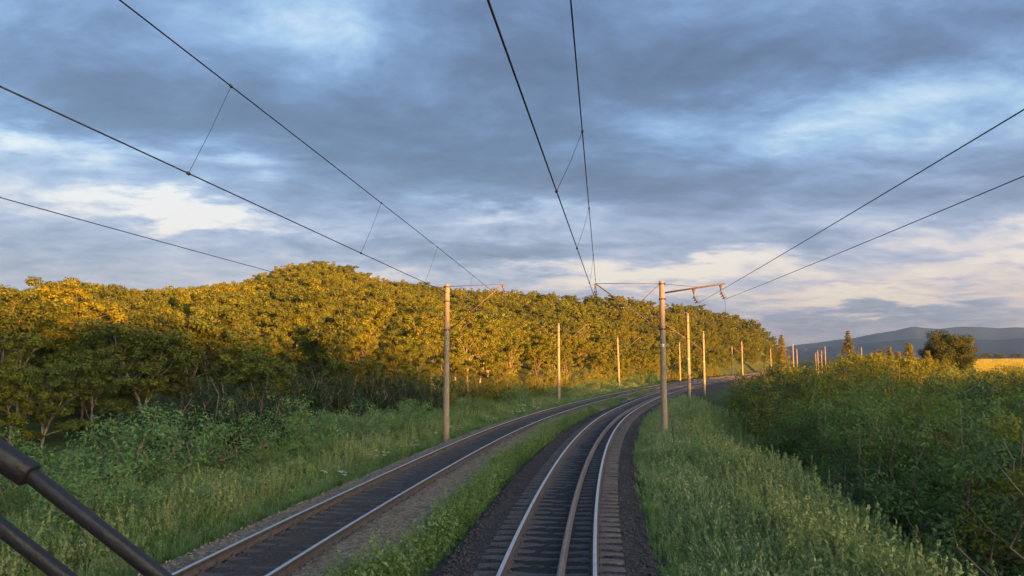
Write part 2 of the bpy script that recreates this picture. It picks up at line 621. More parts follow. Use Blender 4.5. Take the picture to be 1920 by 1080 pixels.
# ------------------------------------------------------------------ terrain
SKY = np.array([(-500, 560), (0, 566), (60, 560), (100, 555), (170, 547), (240, 553), (330, 550), (400, 536), (470, 524), (520, 500), (560, 488), (600, 486), (640, 496), (700, 518), (760, 524),
                (830, 541), (900, 543), (960, 547), (1040, 552), (1100, 559), (1160, 554), (1230, 571), (1300, 571), (1360, 587), (1420, 594), (1446, 625), (1470, 672)], float)
RID = np.array([(-500, 150), (0, 180), (400, 240), (590, 310), (760, 320), (960, 340), (1160, 370), (1300, 410), (1420, 465), (1470, 480)], float)
TREE_H = 8.6


def px_of_az(az):
    return 960 + F_PX * np.tan(np.clip(az, -1.2, 1.2))


def ridge(px):
    """crest distance (along y) and terrain height for a column of the view"""
    d = np.interp(px, RID[:, 0], RID[:, 1])
    y = np.interp(px, SKY[:, 0], SKY[:, 1])
    h = EYE + (HORIZON - y) / F_PX * d * 1.01 - TREE_H
    return d, np.maximum(h, -1.5)


_pxs = np.linspace(-500, 1480, 100)
_d, _h = ridge(_pxs)
_uC = TR.offset((_pxs - 960) / F_PX * _d, _d)


def ground_z(x, y):
    x = np.atleast_1d(np.asarray(x, float))
    y = np.atleast_1d(np.asarray(y, float))
    u = TR.offset(x, y)
    z = np.interp(u, [-4000, -20, -13, -10, -8.4, 2.9, 4.2, 6.0, 9, 14, 4000], [-1.6, -1.6, -1.4, -.95, -.85, -.85, -1.0, -1.7, -2.9, -3.2, -3.2])
    r = np.hypot(x, y)
    # wooded hill left of the line
    az = np.arctan2(x, np.maximum(y, 1e-3))
    az = np.where(y <= 1, -1.1, az)
    px = px_of_az(az)
    d, h = ridge(px)
    uC = np.interp(px, _pxs, _uC)
    w = np.clip((-15 - u) / np.maximum(-15 - uC, 12.0), 0, 1)
    w = w ** 1.05
    back = np.clip((y - d) / 160.0, 0, 1)
    back = 1 - .75 * back * back * (3 - 2 * back)
    hill = (h + 1.6) * w * back
    fade = np.clip((y + 60) / 60.0, 0, 1) * np.clip((1478 - px) / 30, 0, 1)
    z = z + np.where(u < -15, hill * fade, 0)
    # plain on the right climbs slowly away
    z = z + np.where(u > 10, np.clip((r - 240) / 660, 0, 1) * 10.5, 0)
    far = np.clip((r - 700) / 500, 0, 1)
    z = z * (1 - far) + 7.2 * far
    # ridge behind the train that shades the near ground
    rx = np.clip((x + 420) / 200, 0, 1) * np.clip((1000 - x) / 250, 0, 1)
    crest = 31.4 - np.where(x > 215, np.clip(.035 * (x - 215), 0, 8), np.clip(.05 * (x - 215), -5, 0))
    z = z + crest * np.exp(-((y + 250) / 75.0) ** 2) * rx * (1 + .05 * (vnoise(x, y, 17, 3) - .5) + .02 * (vnoise(x, y, 5, 4) - .5))
    # roughness off the formation
    rough = np.clip((np.abs(u + 2.7) - 6.5) / 6, 0, 1)
    z = z + rough * ((vnoise(x, y, 6, 1) - .5) * .5 + (vnoise(x, y, 2.2, 2) - .5) * .2)
    return z


def gz(x, y):
    return float(ground_z(x, y)[0])


def build_ground():
    rad = np.concatenate([np.linspace(0.5, 60, 120), np.geomspace(60.6, 700, 130)[1:], np.geomspace(710, 16000, 40)])
    na = 420
    th = np.linspace(0, 2 * np.pi, na, endpoint=False)
    Rr, T = np.meshgrid(rad, th, indexing='ij')
    x = (Rr * np.sin(T)).ravel()
    y = (Rr * np.cos(T)).ravel()
    z = ground_z(x, y)
    V = np.stack([x, y, z], 1)
    i = np.arange(len(rad) - 1)[:, None] * na
    j = np.arange(na)[None, :]
    j2 = (j + 1) % na
    Q = np.stack([i + j, i + j2, i + na + j2, i + na + j], -1).reshape(-1, 4)[:, ::-1]
    c = len(V)
    V = np.vstack([V, [[0, 0, ground_z(0, 0)[0]]]])
    Tt = np.stack([np.full(na, c), (np.arange(na) + 1) % na, np.arange(na)], 1)[:, ::-1]
    me = np_mesh('ground', V, Q, Tt, [MAT['ground']], None, True)
    o = link(bpy.data.objects.new('ground', me))
    tag(o, kind='structure')


build_ground()


def build_mountains():
    m, N, out = new_mat('hazy_far_forest')
    g = N.n('ShaderNodeNewGeometry')
    f = N.noise(g.outputs['Position'], 0.004, 8, .65).outputs['Fac']
    b = N.n('ShaderNodeBsdfPrincipled')
    N.put(b.inputs['Base Color'], N.ramp(f, [(.35, (.018, .036, .056)), (.65, (.030, .054, .076))]))  # dark forest with the blue of distance haze painted in
    b.inputs['Roughness'].default_value = 1
    b.inputs['Specular IOR Level'].default_value = 0
    N.put(out.inputs[0], b.outputs[0])
    prof = np.array([(700, 670), (1200, 662), (1450, 654), (1500, 646), (1530, 643), (1570, 637), (1600, 634), (1640, 626), (1680, 620), (1700, 615), (1714, 612.5), (1730, 615),
                     (1760, 617), (1800, 613), (1840, 613.5), (1870, 616), (1900, 614), (1940, 615), (2100, 612), (2300, 622), (2700, 650)], float)
    for nm, Dm, amp, drop, seed in (('mountain_range', 7200, 1.0, 0, 3), ('foothills', 5200, .52, 0, 5)):
        px = np.linspace(700, 2700, 320)
        rows = np.linspace(0, 1, 26)
        top = np.interp(px, prof[:, 0], prof[:, 1])
        if nm == 'foothills':
            top = 672 - (672 - top) * (.48 + .22 * vnoise(px, px * 0, 190, 8)) - 2
        V = []
        for rw in rows:
            Y = Dm - 1500 + 1500 * rw + 0 * px
            z_top = EYE + (HORIZON - top) / F_PX * Dm
            x = (px - 960) / F_PX * Y
            rid = 1 - .30 * vnoise(x, Y, 420, seed) * np.sin(rw * np.pi) - .16 * vnoise(x, Y, 150, seed + 1) * np.sin(rw * np.pi)
            z = 2 + (z_top - 2) * rw ** 1.1 * rid
            V.append(np.stack([x, Y, z], 1))
        Yb = Dm + 1400 + 0 * px
        V.append(np.stack([(px - 960) / F_PX * Yb, Yb, 0 * px], 1))
        n = len(px)
        i = np.arange(len(V) - 1)[:, None] * n
        j = np.arange(n - 1)[None, :]
        Q = np.stack([i + j, i + j + 1, i + n + j + 1, i + n + j], -1).reshape(-1, 4)
        o = link(bpy.data.objects.new(nm, np_mesh(nm, np.vstack(V), Q, None, [m], None, True)))
        tag(o, kind='structure')


build_mountains()

# golden field beyond the thicket
def build_field():
    px = np.linspace(1775, 2120, 60)
    Y = np.geomspace(235, 640, 50)
    PX, YY = np.meshgrid(px, Y)
    x = ((PX - 960) / F_PX * YY).ravel()
    y = YY.ravel()
    z = ground_z(x, y) + .06
    n = len(px)
    i = np.arange(len(Y) - 1)[:, None] * n
    j = np.arange(n - 1)[None, :]
    Q = np.stack([i + j, i + j + 1, i + n + j + 1, i + n + j], -1).reshape(-1, 4)
    m = solid('field_soil', (.20, .18, .045), (.28, .24, .06), .05, .95)
    o = link(bpy.data.objects.new('field', np_mesh('field', np.stack([x, y, z], 1), Q, None, [m], None, True)))
    tag(o, kind='structure')


build_field()

# ------------------------------------------------------------------ railway
HG = 0.7975            # half distance between rail centres
Y0, Y1 = -14.0, 260.0


def ballast(name, T, mat, wl, wr, seed, zo=-.235, zi=-.24):
    """stone bed cross-section swept along the line"""
    prof = [(-wl - 1.1, -.98), (-wl - .75, -.75), (-wl, zo - .035), (-wl + .25, zo), (-1.0, zo), (-.85, zo - .01), (-.72, zi - .012), (-.5, zi), (0, zi), (.5, zi), (.72, zi - .012), (.85, zo - .01), (1.0, zo), (wr - .25, zo), (wr, zo - .035), (wr + .75, -.75), (wr + 1.1, -.98)]
    fine = []
    for (a, za), (b, zb) in zip(prof[:-1], prof[1:]):
        k = max(1, int((b - a) / .16))
        fine += [(a + (b - a) * t / k, za + (zb - za) * t / k) for t in range(k)]
    fine.append(prof[-1])
    fine = np.array(fine)
    s0 = np.interp(Y0, T.p[:, 1], T.s)
    s1 = np.interp(Y1, T.p[:, 1], T.s)
    ss = np.concatenate([np.arange(s0, s0 + 60, .2), np.arange(s0 + 60, s1, .8)])
    V, tint = [], []
    for q in ss:
        p, d, n = T.at_s(q)
        V.append(np.stack([p[0] + n[0] * fine[:, 0], p[1] + n[1] * fine[:, 0], fine[:, 1]], 1))
        tint.append(fine[:, 0])
    V = np.vstack(V)
    tint = np.concatenate(tint)
    V[:, 2] += (vnoise(V[:, 0], V[:, 1], .13, seed) - .5) * .05 + (vnoise(V[:, 0], V[:, 1], .9, seed + 1) - .5) * .05 * np.clip(np.abs(tint) - 1.0, 0, 1)
    n = len(fine)
    i = np.arange(len(ss) - 1)[:, None] * n
    j = np.arange(n - 1)[None, :]
    Q = np.stack([i + j, i + j + 1, i + n + j + 1, i + n + j], -1).reshape(-1, 4)
    o = link(bpy.data.objects.new(name, np_mesh(name, V, Q, None, [mat], tint, False)))
    tag(o, kind='structure')
    return fine


ballast('ballast_bed', TR, MAT['ballast_r'], 1.95, 1.85, 11, -.236, -.212)
ballast('ballast_bed', TL, MAT['ballast_l'], 1.75, 2.15, 12, -.172, -.206)

RAIL_PROF = [(-.075, -.18), (.075, -.18), (.075, -.165), (.014, -.15), (.010, -.055), (.036, -.042), (.0365, -.006), (.030, 0), (-.030, 0), (-.0365, -.006), (-.036, -.042), (-.010, -.055), (-.014, -.15), (-.075, -.165)]


def rail(T, off, parent, name='rail', y0=Y0, y1=Y1, top=True, dz=0.0, offs=None, scale=1.0):
    s0 = np.interp(y0, T.p[:, 1], T.s)
    s1 = np.interp(y1, T.p[:, 1], T.s)
    ss = np.arange(s0, s1, 1.0)
    mb = MB()
    vs, qs, mi = [], [], []
    n = len(RAIL_PROF)
    for k, q in enumerate(ss):
        p, d, nn = T.at_s(q)
        o_ = off if offs is None else offs(p[1])
        for a, z in RAIL_PROF:
            a = (a + o_ / 1.0) if scale == 1 else a * scale + o_
            vs.append((p[0] + nn[0] * a, p[1] + nn[1] * a, z * scale + dz))
    for k in range(len(ss) - 1):
        for j in range(n):
            j2 = (j + 1) % n
            qs.append((k * n + j, k * n + j2, (k + 1) * n + j2, (k + 1) * n + j))
            mi.append(1 if (top and j in (6, 7, 8)) else 0)
    me = np_mesh(name, vs, qs, None, [MAT['rail_rust'] if top else MAT['rail_brown'], MAT['rail_top']], None, False, mi)
    return link(bpy.data.objects.new(name, me), parent)


def sleeper_mesh(seed):
    """concrete sleeper: waisted block with sloping rail seats and rounded ends"""
    rng = random.Random(seed)
    xs = [-1.35, -1.31, -1.0, -.60, -.30, 0, .30, .60, 1.0, 1.31, 1.35]
    wb = [.105, .12, .13, .125, .115, .105, .115, .125, .13, .12, .105]
    wt = [.060, .070, .078, .076, .070, .066, .070, .076, .078, .070, .060]
    zt = [-.215, -.197, -.184, -.184, -.205, -.212, -.205, -.184, -.184, -.197, -.215]
    vs, qs = [], []
    for x, b, t, z in zip(xs, wb, wt, zt):
        vs += [(x, -b, -.36), (x, -b * .96, -.26), (x, -t, z + rng.uniform(-.004, .004)), (x, t, z + rng.uniform(-.004, .004)), (x, b * .96, -.26), (x, b, -.36)]
    for k in range(len(xs) - 1):
        for j in range(5):
            qs.append((k * 6 + j, (k + 1) * 6 + j, (k + 1) * 6 + j + 1, k * 6 + j + 1))
    e = (len(xs) - 1) * 6
    qs += [(0, 1, 4, 5), (1, 2, 3, 4), (e + 5, e + 4, e + 1, e), (e + 4, e + 3, e + 2, e + 1)]
    return np_mesh('sleeper', vs, qs, None, [MAT['sleeper']])


SLEEPERS = [sleeper_mesh(s) for s in range(4)]


def clip_mesh():
    mb = MB()
    z0, z1, z2, z3 = -.182, -.154, -.150, -.122
    vs = [(-.03, -.045, z0), (.03, -.045, z0), (.03, .045, z0), (-.03, .045, z0), (-.024, -.036, z1), (.024, -.036, z1), (.024, .036, z1), (-.024, .036, z1),
          (-.012, -.012, z2), (.012, -.012, z2), (.012, .012, z2), (-.012, .012, z2), (-.011, -.011, z3), (.011, -.011, z3), (.011, .011, z3), (-.011, .011, z3)]
    qs = []
    for a in (0, 4, 8):
        for j in range(4):
            j2 = (j + 1) % 4
            qs.append((a + j, a + j2, a + 4 + j2, a + 4 + j))
    qs.append((12, 13, 14, 15))
    mb.add(vs, qs)
    return mb.mesh('rail_clip', [MAT['rail_rust']])


CLIP = clip_mesh()


def railway(T, label, y_near, n_single, seed):
    p0, d0, n0 = T.at_y(8.0)
    root = empty('railway_track')
    tag(root, label, 'railway track', 'railway tracks')
    rail(T, -HG, root)
    rail(T, HG, root)
    s = float(np.interp(y_near, T.p[:, 1], T.s))
    s_end = float(np.interp(Y1 - 4, T.p[:, 1], T.s))
    rng = random.Random(seed)
    rest = MB()
    k = 0
    while s < s_end:
        p, d, n = T.at_s(s)
        rz = math.atan2(n[1], n[0]) + rng.uniform(-.012, .012)
        dz = rng.uniform(-.006, .008)
        if k < n_single:
            o = link(bpy.data.objects.new('sleeper', SLEEPERS[rng.randrange(4)]), root)
            o.location = (p[0], p[1], dz)
            o.rotation_euler = (0, 0, rz)
            if k < 36:
                for cx_ in (-HG - .10, -HG + .10, HG - .10, HG + .10):
                    c = link(bpy.data.objects.new('rail_clip', CLIP), o)
                    c.location = (cx_, 0, 0)
        else:
            me = SLEEPERS[0]
            M_ = Matrix.Translation((p[0], p[1], dz)) @ Matrix.Rotation(rz, 4, 'Z')
            rest.add([M_ @ v.co for v in me.vertices], [tuple(f.vertices) for f in me.polygons])
        s += .54 * rng.uniform(.97, 1.03)
        k += 1
    o = rest.build('far_sleepers', MAT['sleeper'], root)
    o['kind'] = 'stuff'
    return root


track_right = railway(TR, 'railway track the train runs on, with a rusty spare rail between its rails', 6.5, 150, 1)
track_left = railway(TL, 'empty neighbouring railway track on brown ballast curving right beside the wooded hill', 6.5, 150, 2)

loose = rail(TR, .0, None, 'spare_rail', 1.0, 88.0, False, -.012, lambda y: float(np.interp(y, [0, 13, 25, 40, 88], [.18, .20, .22, .27, .30])), .96)
tag(loose, 'rusty brown spare rail lying on the sleepers between the shiny running rails', 'rail')

# ------------------------------------------------------------------ instanced stuff
def lib_object(name, me):
    return bpy.data.objects.new(name, me)


def scatter(name, pts, scales, meshes, label, cat, tilt=.15, flat=None):
    """points carry copies of small meshes (geometry nodes)"""
    lib = bpy.data.collections.new(name + '_kinds')
    for i, me in enumerate(meshes):
        lib.objects.link(lib_object(name + '_kind', me))
    me = bpy.data.meshes.new(name)
    me.vertices.add(len(pts))
    me.vertices.foreach_set('co', np.asarray(pts, np.float32).ravel())
    a = me.attributes.new('sc', 'FLOAT', 'POINT')
    a.data.foreach_set('value', np.asarray(scales, np.float32))
    o = link(bpy.data.objects.new(name, me))
    g = bpy.data.node_groups.new(name + '_scatter', 'GeometryNodeTree')
    g.interface.new_socket('Geometry', in_out='INPUT', socket_type='NodeSocketGeometry')
    g.interface.new_socket('Geometry', in_out='OUTPUT', socket_type='NodeSocketGeometry')
    nd = g.nodes
    gi, go = nd.new('NodeGroupInput'), nd.new('NodeGroupOutput')
    ci = nd.new('GeometryNodeCollectionInfo')
    ci.inputs['Collection'].default_value = lib
    ci.inputs['Separate Children'].default_value = True
    ci.inputs['Reset Children'].default_value = True
    ip = nd.new('GeometryNodeInstanceOnPoints')
    ip.inputs['Pick Instance'].default_value = True
    rv = nd.new('FunctionNodeRandomValue')
    rv.data_type = 'FLOAT_VECTOR'
    rv.inputs[0].default_value = (-tilt, -tilt, 0)
    rv.inputs[1].default_value = (tilt, tilt, 6.283)
    ri = nd.new('FunctionNodeRandomValue')
    ri.data_type = 'INT'
    ri.inputs[4].default_value = 0
    ri.inputs[5].default_value = len(meshes) - 1
    ri.inputs['Seed'].default_value = 5
    na = nd.new('GeometryNodeInputNamedAttribute')
    na.data_type = 'FLOAT'
    na.inputs[0].default_value = 'sc'
    L = g.links.new
    L(gi.outputs[0], ip.inputs['Points'])
    L(ci.outputs[0], ip.inputs['Instance'])
    L(rv.outputs[0], ip.inputs['Rotation'])
    L(ri.outputs[2], ip.inputs['Instance Index'])
    L(na.outputs[0], ip.inputs['Scale'])
    L(ip.outputs[0], go.inputs[0])
    md = o.modifiers.new('scatter', 'NODES')
    md.node_group = g
    tag(o, label, cat, None, 'stuff')
    return o


def leaf_cards(C, Nrm, length, width, rng, tint, drop=.0):
    """pointed four-corner leaves; C centres, Nrm normals"""
    n = len(C)
    Nrm = Nrm / np.linalg.norm(Nrm, axis=1)[:, None]
    t = rng.normal(size=(n, 3))
    t[:, 2] -= drop
    t -= Nrm * np.sum(t * Nrm, 1)[:, None]
    t /= np.linalg.norm(t, axis=1)[:, None] + 1e-9
    b = np.cross(Nrm, t)
    L = np.asarray(length).reshape(-1, 1) * .5
    W = np.asarray(width).reshape(-1, 1) * .5
    V = np.empty((n, 4, 3))
    V[:, 0] = C - t * L
    V[:, 1] = C + b * W + Nrm * W * .35
    V[:, 2] = C + t * L
    V[:, 3] = C - b * W + Nrm * W * .35
    return V.reshape(-1, 3), np.arange(n * 4).reshape(n, 4), np.repeat(tint, 4)


def clump_leaves(centres, radii, per, size, rng, flat=.55, up=.55, wr=.55, drop=0.0):
    Cs, Ns, Ss, Ts = [], [], [], []
    for c, r in zip(centres, radii):
        n = max(8, int(per * (r ** 2)))
        d = rng.normal(size=(n, 3))
        d /= np.linalg.norm(d, axis=1)[:, None]
        rr = rng.uniform(.35, 1.0, n) ** .6
        P = d * rr[:, None] * r
        P[:, 2] *= flat
        P += rng.normal(size=(n, 3)) * r * .06
        Cs.append(P + c)
        Ns.append(d + np.array([0, 0, up]) + rng.normal(size=(n, 3)) * .55)
        Ss.append(size * rng.uniform(.65, 1.35, n))
        Ts.append(np.clip(rng.uniform(0, .45) + rng.uniform(0, .55, n), 0, 1))
    C = np.vstack(Cs)
    S = np.concatenate(Ss)
    return leaf_cards(C, np.vstack(Ns), S, S * wr, rng, np.concatenate(Ts), drop)


def wander(rng, p, d, length, n, curl=.15, lift=.0):
    pts = [np.array(p, float)]
    d = np.array(d, float)
    for i in range(n):
        d = d + rng.normal(size=3) * curl + np.array([0, 0, lift])
        d /= np.linalg.norm(d)
        pts.append(pts[-1] + d * length / n)
    return pts


def gen_tree(seed, H=12.0, CR=4.6, first=.30, leaf=.30, per=150, bark='bark', lmat='leaf_hill', limbs=10, forks=2, flat=.5, cs=1.0):
    rng = np.random.default_rng(seed)
    mb = MB()
    cl, cr = [], []
    tr = H * .0135 + .05
    for f in range(forks):
        base = np.array([0, 0, 0.0]) if f == 0 else np.array([0, 0, H * rng.uniform(.12, .3)])
        an = rng.uniform(0, 6.28)
        lean = .10 if forks == 1 else .20
        d0 = np.array([math.cos(an) * lean, math.sin(an) * lean, 1])
        top = H * (rng.uniform(.80, .88) if f == 0 else rng.uniform(.65, .8))
        trunk = wander(rng, base - np.array([0, 0, .4 if f == 0 else 0]), d0, top - base[2], 9, .07, .03)
        rad = np.linspace(tr if f == 0 else tr * .7, tr * .18, len(trunk))
        if f == 0:
            rad[0] *= 1.35
        mb.tube(trunk, rad, 7)
        trunk = np.array(trunk)
        for k in range(limbs if f == 0 else limbs // 2):
            fr = first + (1 - first) * (k + rng.uniform(0, .8)) / (limbs if f == 0 else limbs // 2)
            fr = min(fr, .97)
            i = fr * (len(trunk) - 1)
            p = trunk[int(i)] + (trunk[min(int(i) + 1, len(trunk) - 1)] - trunk[int(i)]) * (i - int(i))
            a = k * 2.4 + rng.uniform(-.5, .5) + f
            prof = math.sin(math.pi * min(1, max(.12, (fr - first * .6) / (1.16 - first * .6)))) ** .6
            L = CR * prof * rng.uniform(.8, 1.1)
            e = rng.uniform(.25, .6) + .7 * fr
            b = wander(rng, p, (math.cos(a) * math.cos(e), math.sin(a) * math.cos(e), math.sin(e)), L, 6, .13, -.02)
            r0 = tr * .42 * (1.1 - fr * .7)
            mb.tube(b, np.linspace(r0, r0 * .25, len(b)), 5)
            b = np.array(b)
            for q in range(5):
                j = rng.integers(2, 7) if q else 6
                a2 = rng.uniform(0, 6.28)
                s2 = wander(rng, b[j], (math.cos(a2), math.sin(a2), rng.uniform(.0, .7)), L * rng.uniform(.2, .42), 3, .2)
                mb.tube(s2, np.linspace(r0 * .3, r0 * .1, 4), 4, False)
                cl.append(s2[-1] + np.array([0, 0, .15]))
                cr.append(rng.uniform(.55, 1.0) * CR / 4.6 * cs)
        cl.append(trunk[-1] + np.array([0, 0, .3]))
        cr.append(1.0)
    V, Q, T = clump_leaves(cl, cr, per, leaf, rng, flat, .8)
    trunk_me = mb.mesh('trunk', [MAT[bark]], True)
    crown_me = np_mesh('crown', V, Q, None, [MAT[lmat]], T)
    return trunk_me, crown_me, float(V[:, 2].max())


def gen_conifer(seed, H=9.0, W=2.0, lmat='needle', dens=1.0):
    rng = np.random.default_rng(seed)
    mb = MB()
    trunk = wander(rng, (0, 0, -.3), (0, 0, 1), H + .3, 8, .012)
    mb.tube(trunk, np.linspace(H * .014 + .03, .015, 9), 6)
    C, Nn, S = [], [], []
    z = H * .10
    while z < H * .99:
        fr = z / H
        L = W * (1 - fr) ** .85 * rng.uniform(.8, 1.15) + .12
        for k in range(6):
            a = rng.uniform(0, 6.28)
            dr = -.22 + .55 * fr
            end = np.array([math.cos(a) * L, math.sin(a) * L, z + dr * L])
            mb.tube([(0, 0, z), end], [.02 * (1.2 - fr), .006], 4, False)
            n = int((14 + 36 * L) * dens)
            t = rng.uniform(.15, 1.0, n)
            P = np.array([0, 0, z]) + (end - np.array([0, 0, z])) * t[:, None]
            P += rng.normal(size=(n, 3)) * np.array([.13, .13, .07]) * (.5 + L / W)
            C.append(P)
            Nn.append(rng.normal(size=(n, 3)) + np.array([0, 0, 1.0]))
            S.append(rng.uniform(.13, .26, n) * (.6 + H / 20))
        z += H * .026 * rng.uniform(.8, 1.2)
    C = np.vstack(C)
    S = np.concatenate(S)
    V, Q, T = leaf_cards(C, np.vstack(Nn), S, S * .32, rng, rng.uniform(0, 1, len(C)))
    return mb.mesh('trunk', [MAT['bark']], True), np_mesh('crown', V, Q, None, [MAT[lmat]], T), H


def gen_bush(seed, H=4.0, W=2.2, leaf=.13, per=420, lmat='leaf_bush', stems=11, flat=.8, wr=.38, low=.0):
    """many stems from the ground, leafy nearly all the way down"""
    rng = np.random.default_rng(seed)
    mb = MB()
    cl, cr = [], []
    for k in range(stems):
        a = k * 2.399 + rng.uniform(-.4, .4)
        out = math.sqrt((k + .5) / stems)
        top = H * (1.0 - .45 * out ** 2) * rng.uniform(.82, 1.08)
        tip = np.array([math.cos(a) * W * out, math.sin(a) * W * out, top])
        b = [np.array([math.cos(a) * .15, math.sin(a) * .15, -.2])]
        for q in range(1, 6):
            f = q / 5
            b.append(np.array([tip[0] * f ** .8, tip[1] * f ** .8, tip[2] * f]) + rng.normal(size=3) * .09 * W * np.array([1, 1, .4]))
        mb.tube(b, np.linspace(.035 + H * .006, .008, 6), 5)
        for q in range(9):
            f = rng.uniform(max(low, .12), 1.0) if q else 1.0
            i = f * 5
            p = b[int(min(i, 4))] + (b[int(min(i, 4)) + 1] - b[int(min(i, 4))]) * (i - int(min(i, 4)))
            p = p + rng.normal(size=3) * np.array([.30, .30, .18]) * W * (1.1 - .5 * f) * .6
            p[2] = max(p[2], .15)
            cl.append(p)
            cr.append(rng.uniform(.30, .62) * (W / 2.2) * (1.15 - .35 * f))
    V, Q, T = clump_leaves(cl, cr, per, leaf, rng, flat, .6, wr)
    V[:, 2] = np.maximum(V[:, 2], 0.02)
    return mb.mesh('stem', [MAT['stem']], True), np_mesh('foliage', V, Q, None, [MAT[lmat]], T), float(V[:, 2].max())


def gen_grass(seed, n=34, h=.75, spread=.22, mat='grass', w=.012, seed_heads=False, lean=.45):
    rng = np.random.default_rng(seed)
    V, Q, T3, tint, mi = [], [], [], [], []
    for k in range(n):
        a = rng.uniform(0, 6.28)
        r = spread * math.sqrt(rng.uniform())
        b = np.array([math.cos(a) * r, math.sin(a) * r, -.05])
        a2 = a + rng.normal() * .8
        ln = rng.uniform(.1, lean)
        hh = h * rng.uniform(.5, 1.1)
        side = np.array([-math.sin(a2 + rng.uniform(-1.5, 1.5)), math.cos(a2), 0])
        side /= np.linalg.norm(side)
        dirn = np.array([math.cos(a2), math.sin(a2), 0])
        tv = rng.uniform()
        o = len(V)
        for f, wf in ((0, 1), (.4, 1.1), (.75, .75), (1.0, .15)):
            p = b + np.array([0, 0, hh * (f - .12 * ln * f * f)]) + dirn * hh * ln * f * f
            V.append(p - side * w * wf)
            V.append(p + side * w * wf)
            tint += [min(1, tv * .6 + .4 * f)] * 2
        for q in range(3):
            Q.append((o + q * 2, o + q * 2 + 1, o + q * 2 + 3, o + q * 2 + 2))
            mi.append(0)
        if seed_heads and k % 3 == 0:
            top = V[-1]
            for q in range(7):
                o = len(V)
                c = top + np.array([rng.normal() * .02, rng.normal() * .02, -.02 - .03 * q + .06])
                s = .035
                dd = rng.normal(size=3)
                dd[2] = abs(dd[2]) + .5
                dd *= s / np.linalg.norm(dd)
                sd = np.cross(dd, rng.normal(size=3))
                sd *= s * .35 / (np.linalg.norm(sd) + 1e-9)
                V += [c - dd, c + sd, c + dd, c - sd]
                tint += [rng.uniform()] * 4
                Q.append((o, o + 1, o + 2, o + 3))
                mi.append(1)
    return np_mesh('tuft', V, Q, None, [MAT[mat], MAT['seed']], tint, False, mi)


def gen_weed(seed, h=1.05, n_stem=5, mat='mugwort', leaf=.10, flower=None, plume=True):
    """tall herb: upright stems with toothed leaves and a feathery top"""
    rng = np.random.default_rng(seed)
    mb = MB()
    C, Nn, S, T = [], [], [], []
    fl = []
    for k in range(n_stem):
        a = rng.uniform(0, 6.28)
        r = rng.uniform(0, .16)
        hh = h * rng.uniform(.7, 1.08)
        pts = wander(rng, (math.cos(a) * r, math.sin(a) * r, -.05), (math.cos(a) * .12, math.sin(a) * .12, 1), hh, 4, .05)
        mb.tube(pts, np.linspace(.008, .003, 5), 4, False)
        pts = np.array(pts)
        n = 46
        f = rng.uniform(.08, 1.0, n)
        i = np.minimum((f * 4).astype(int), 3)
        P = pts[i] + (pts[i + 1] - pts[i]) * (f * 4 - i)[:, None]
        wd = np.where(f > .7, .035 + .10 * (1 - f), .11 - .05 * f) if plume else .12 - .05 * f
        an = rng.uniform(0, 6.28, n)
        P = P + np.stack([np.cos(an) * wd, np.sin(an) * wd, rng.uniform(-.02, .05, n)], 1)
        C.append(P)
        Nn.append(np.stack([np.cos(an) * .6, np.sin(an) * .6, np.ones(n) * .8], 1) + rng.normal(size=(n, 3)) * .4)
        S.append(np.where(f > .7, leaf * .55, leaf) * rng.uniform(.7, 1.3, n))
        T.append(np.clip(f * .7 + rng.uniform(0, .35, n), 0, 1))
        fl.append(pts[-1])
    V, Q, Tn = leaf_cards(np.vstack(C), np.vstack(Nn), np.concatenate(S), np.concatenate(S) * .42, rng, np.concatenate(T))
    nv = len(mb.v)
    AV = np.vstack([np.array(mb.v), V])
    AQ = np.vstack([np.array(mb.q), Q + nv])
    mi = [0] * len(AQ)
    tint = np.concatenate([np.full(nv, .3), Tn])
    mats = [MAT[mat]]
    if flower:
        mats.append(MAT[flower])
        nf = 26
        c = np.vstack([p + rng.normal(size=(nf, 3)) * np.array([.05, .05, .012]) for p in fl])
        V2, Q2, T2 = leaf_cards(c, np.tile([0, 0, 1.0], (len(c), 1)) + rng.normal(size=(len(c), 3)) * .3, np.full(len(c), .035), np.full(len(c), .03), rng, rng.uniform(0, 1, len(c)))
        AQ = np.vstack([AQ, Q2 + len(AV)])
        AV = np.vstack([AV, V2])
        mi += [1] * len(Q2)
        tint = np.concatenate([tint, T2])
    return np_mesh('weed', AV, AQ, None, mats, tint, False, mi)


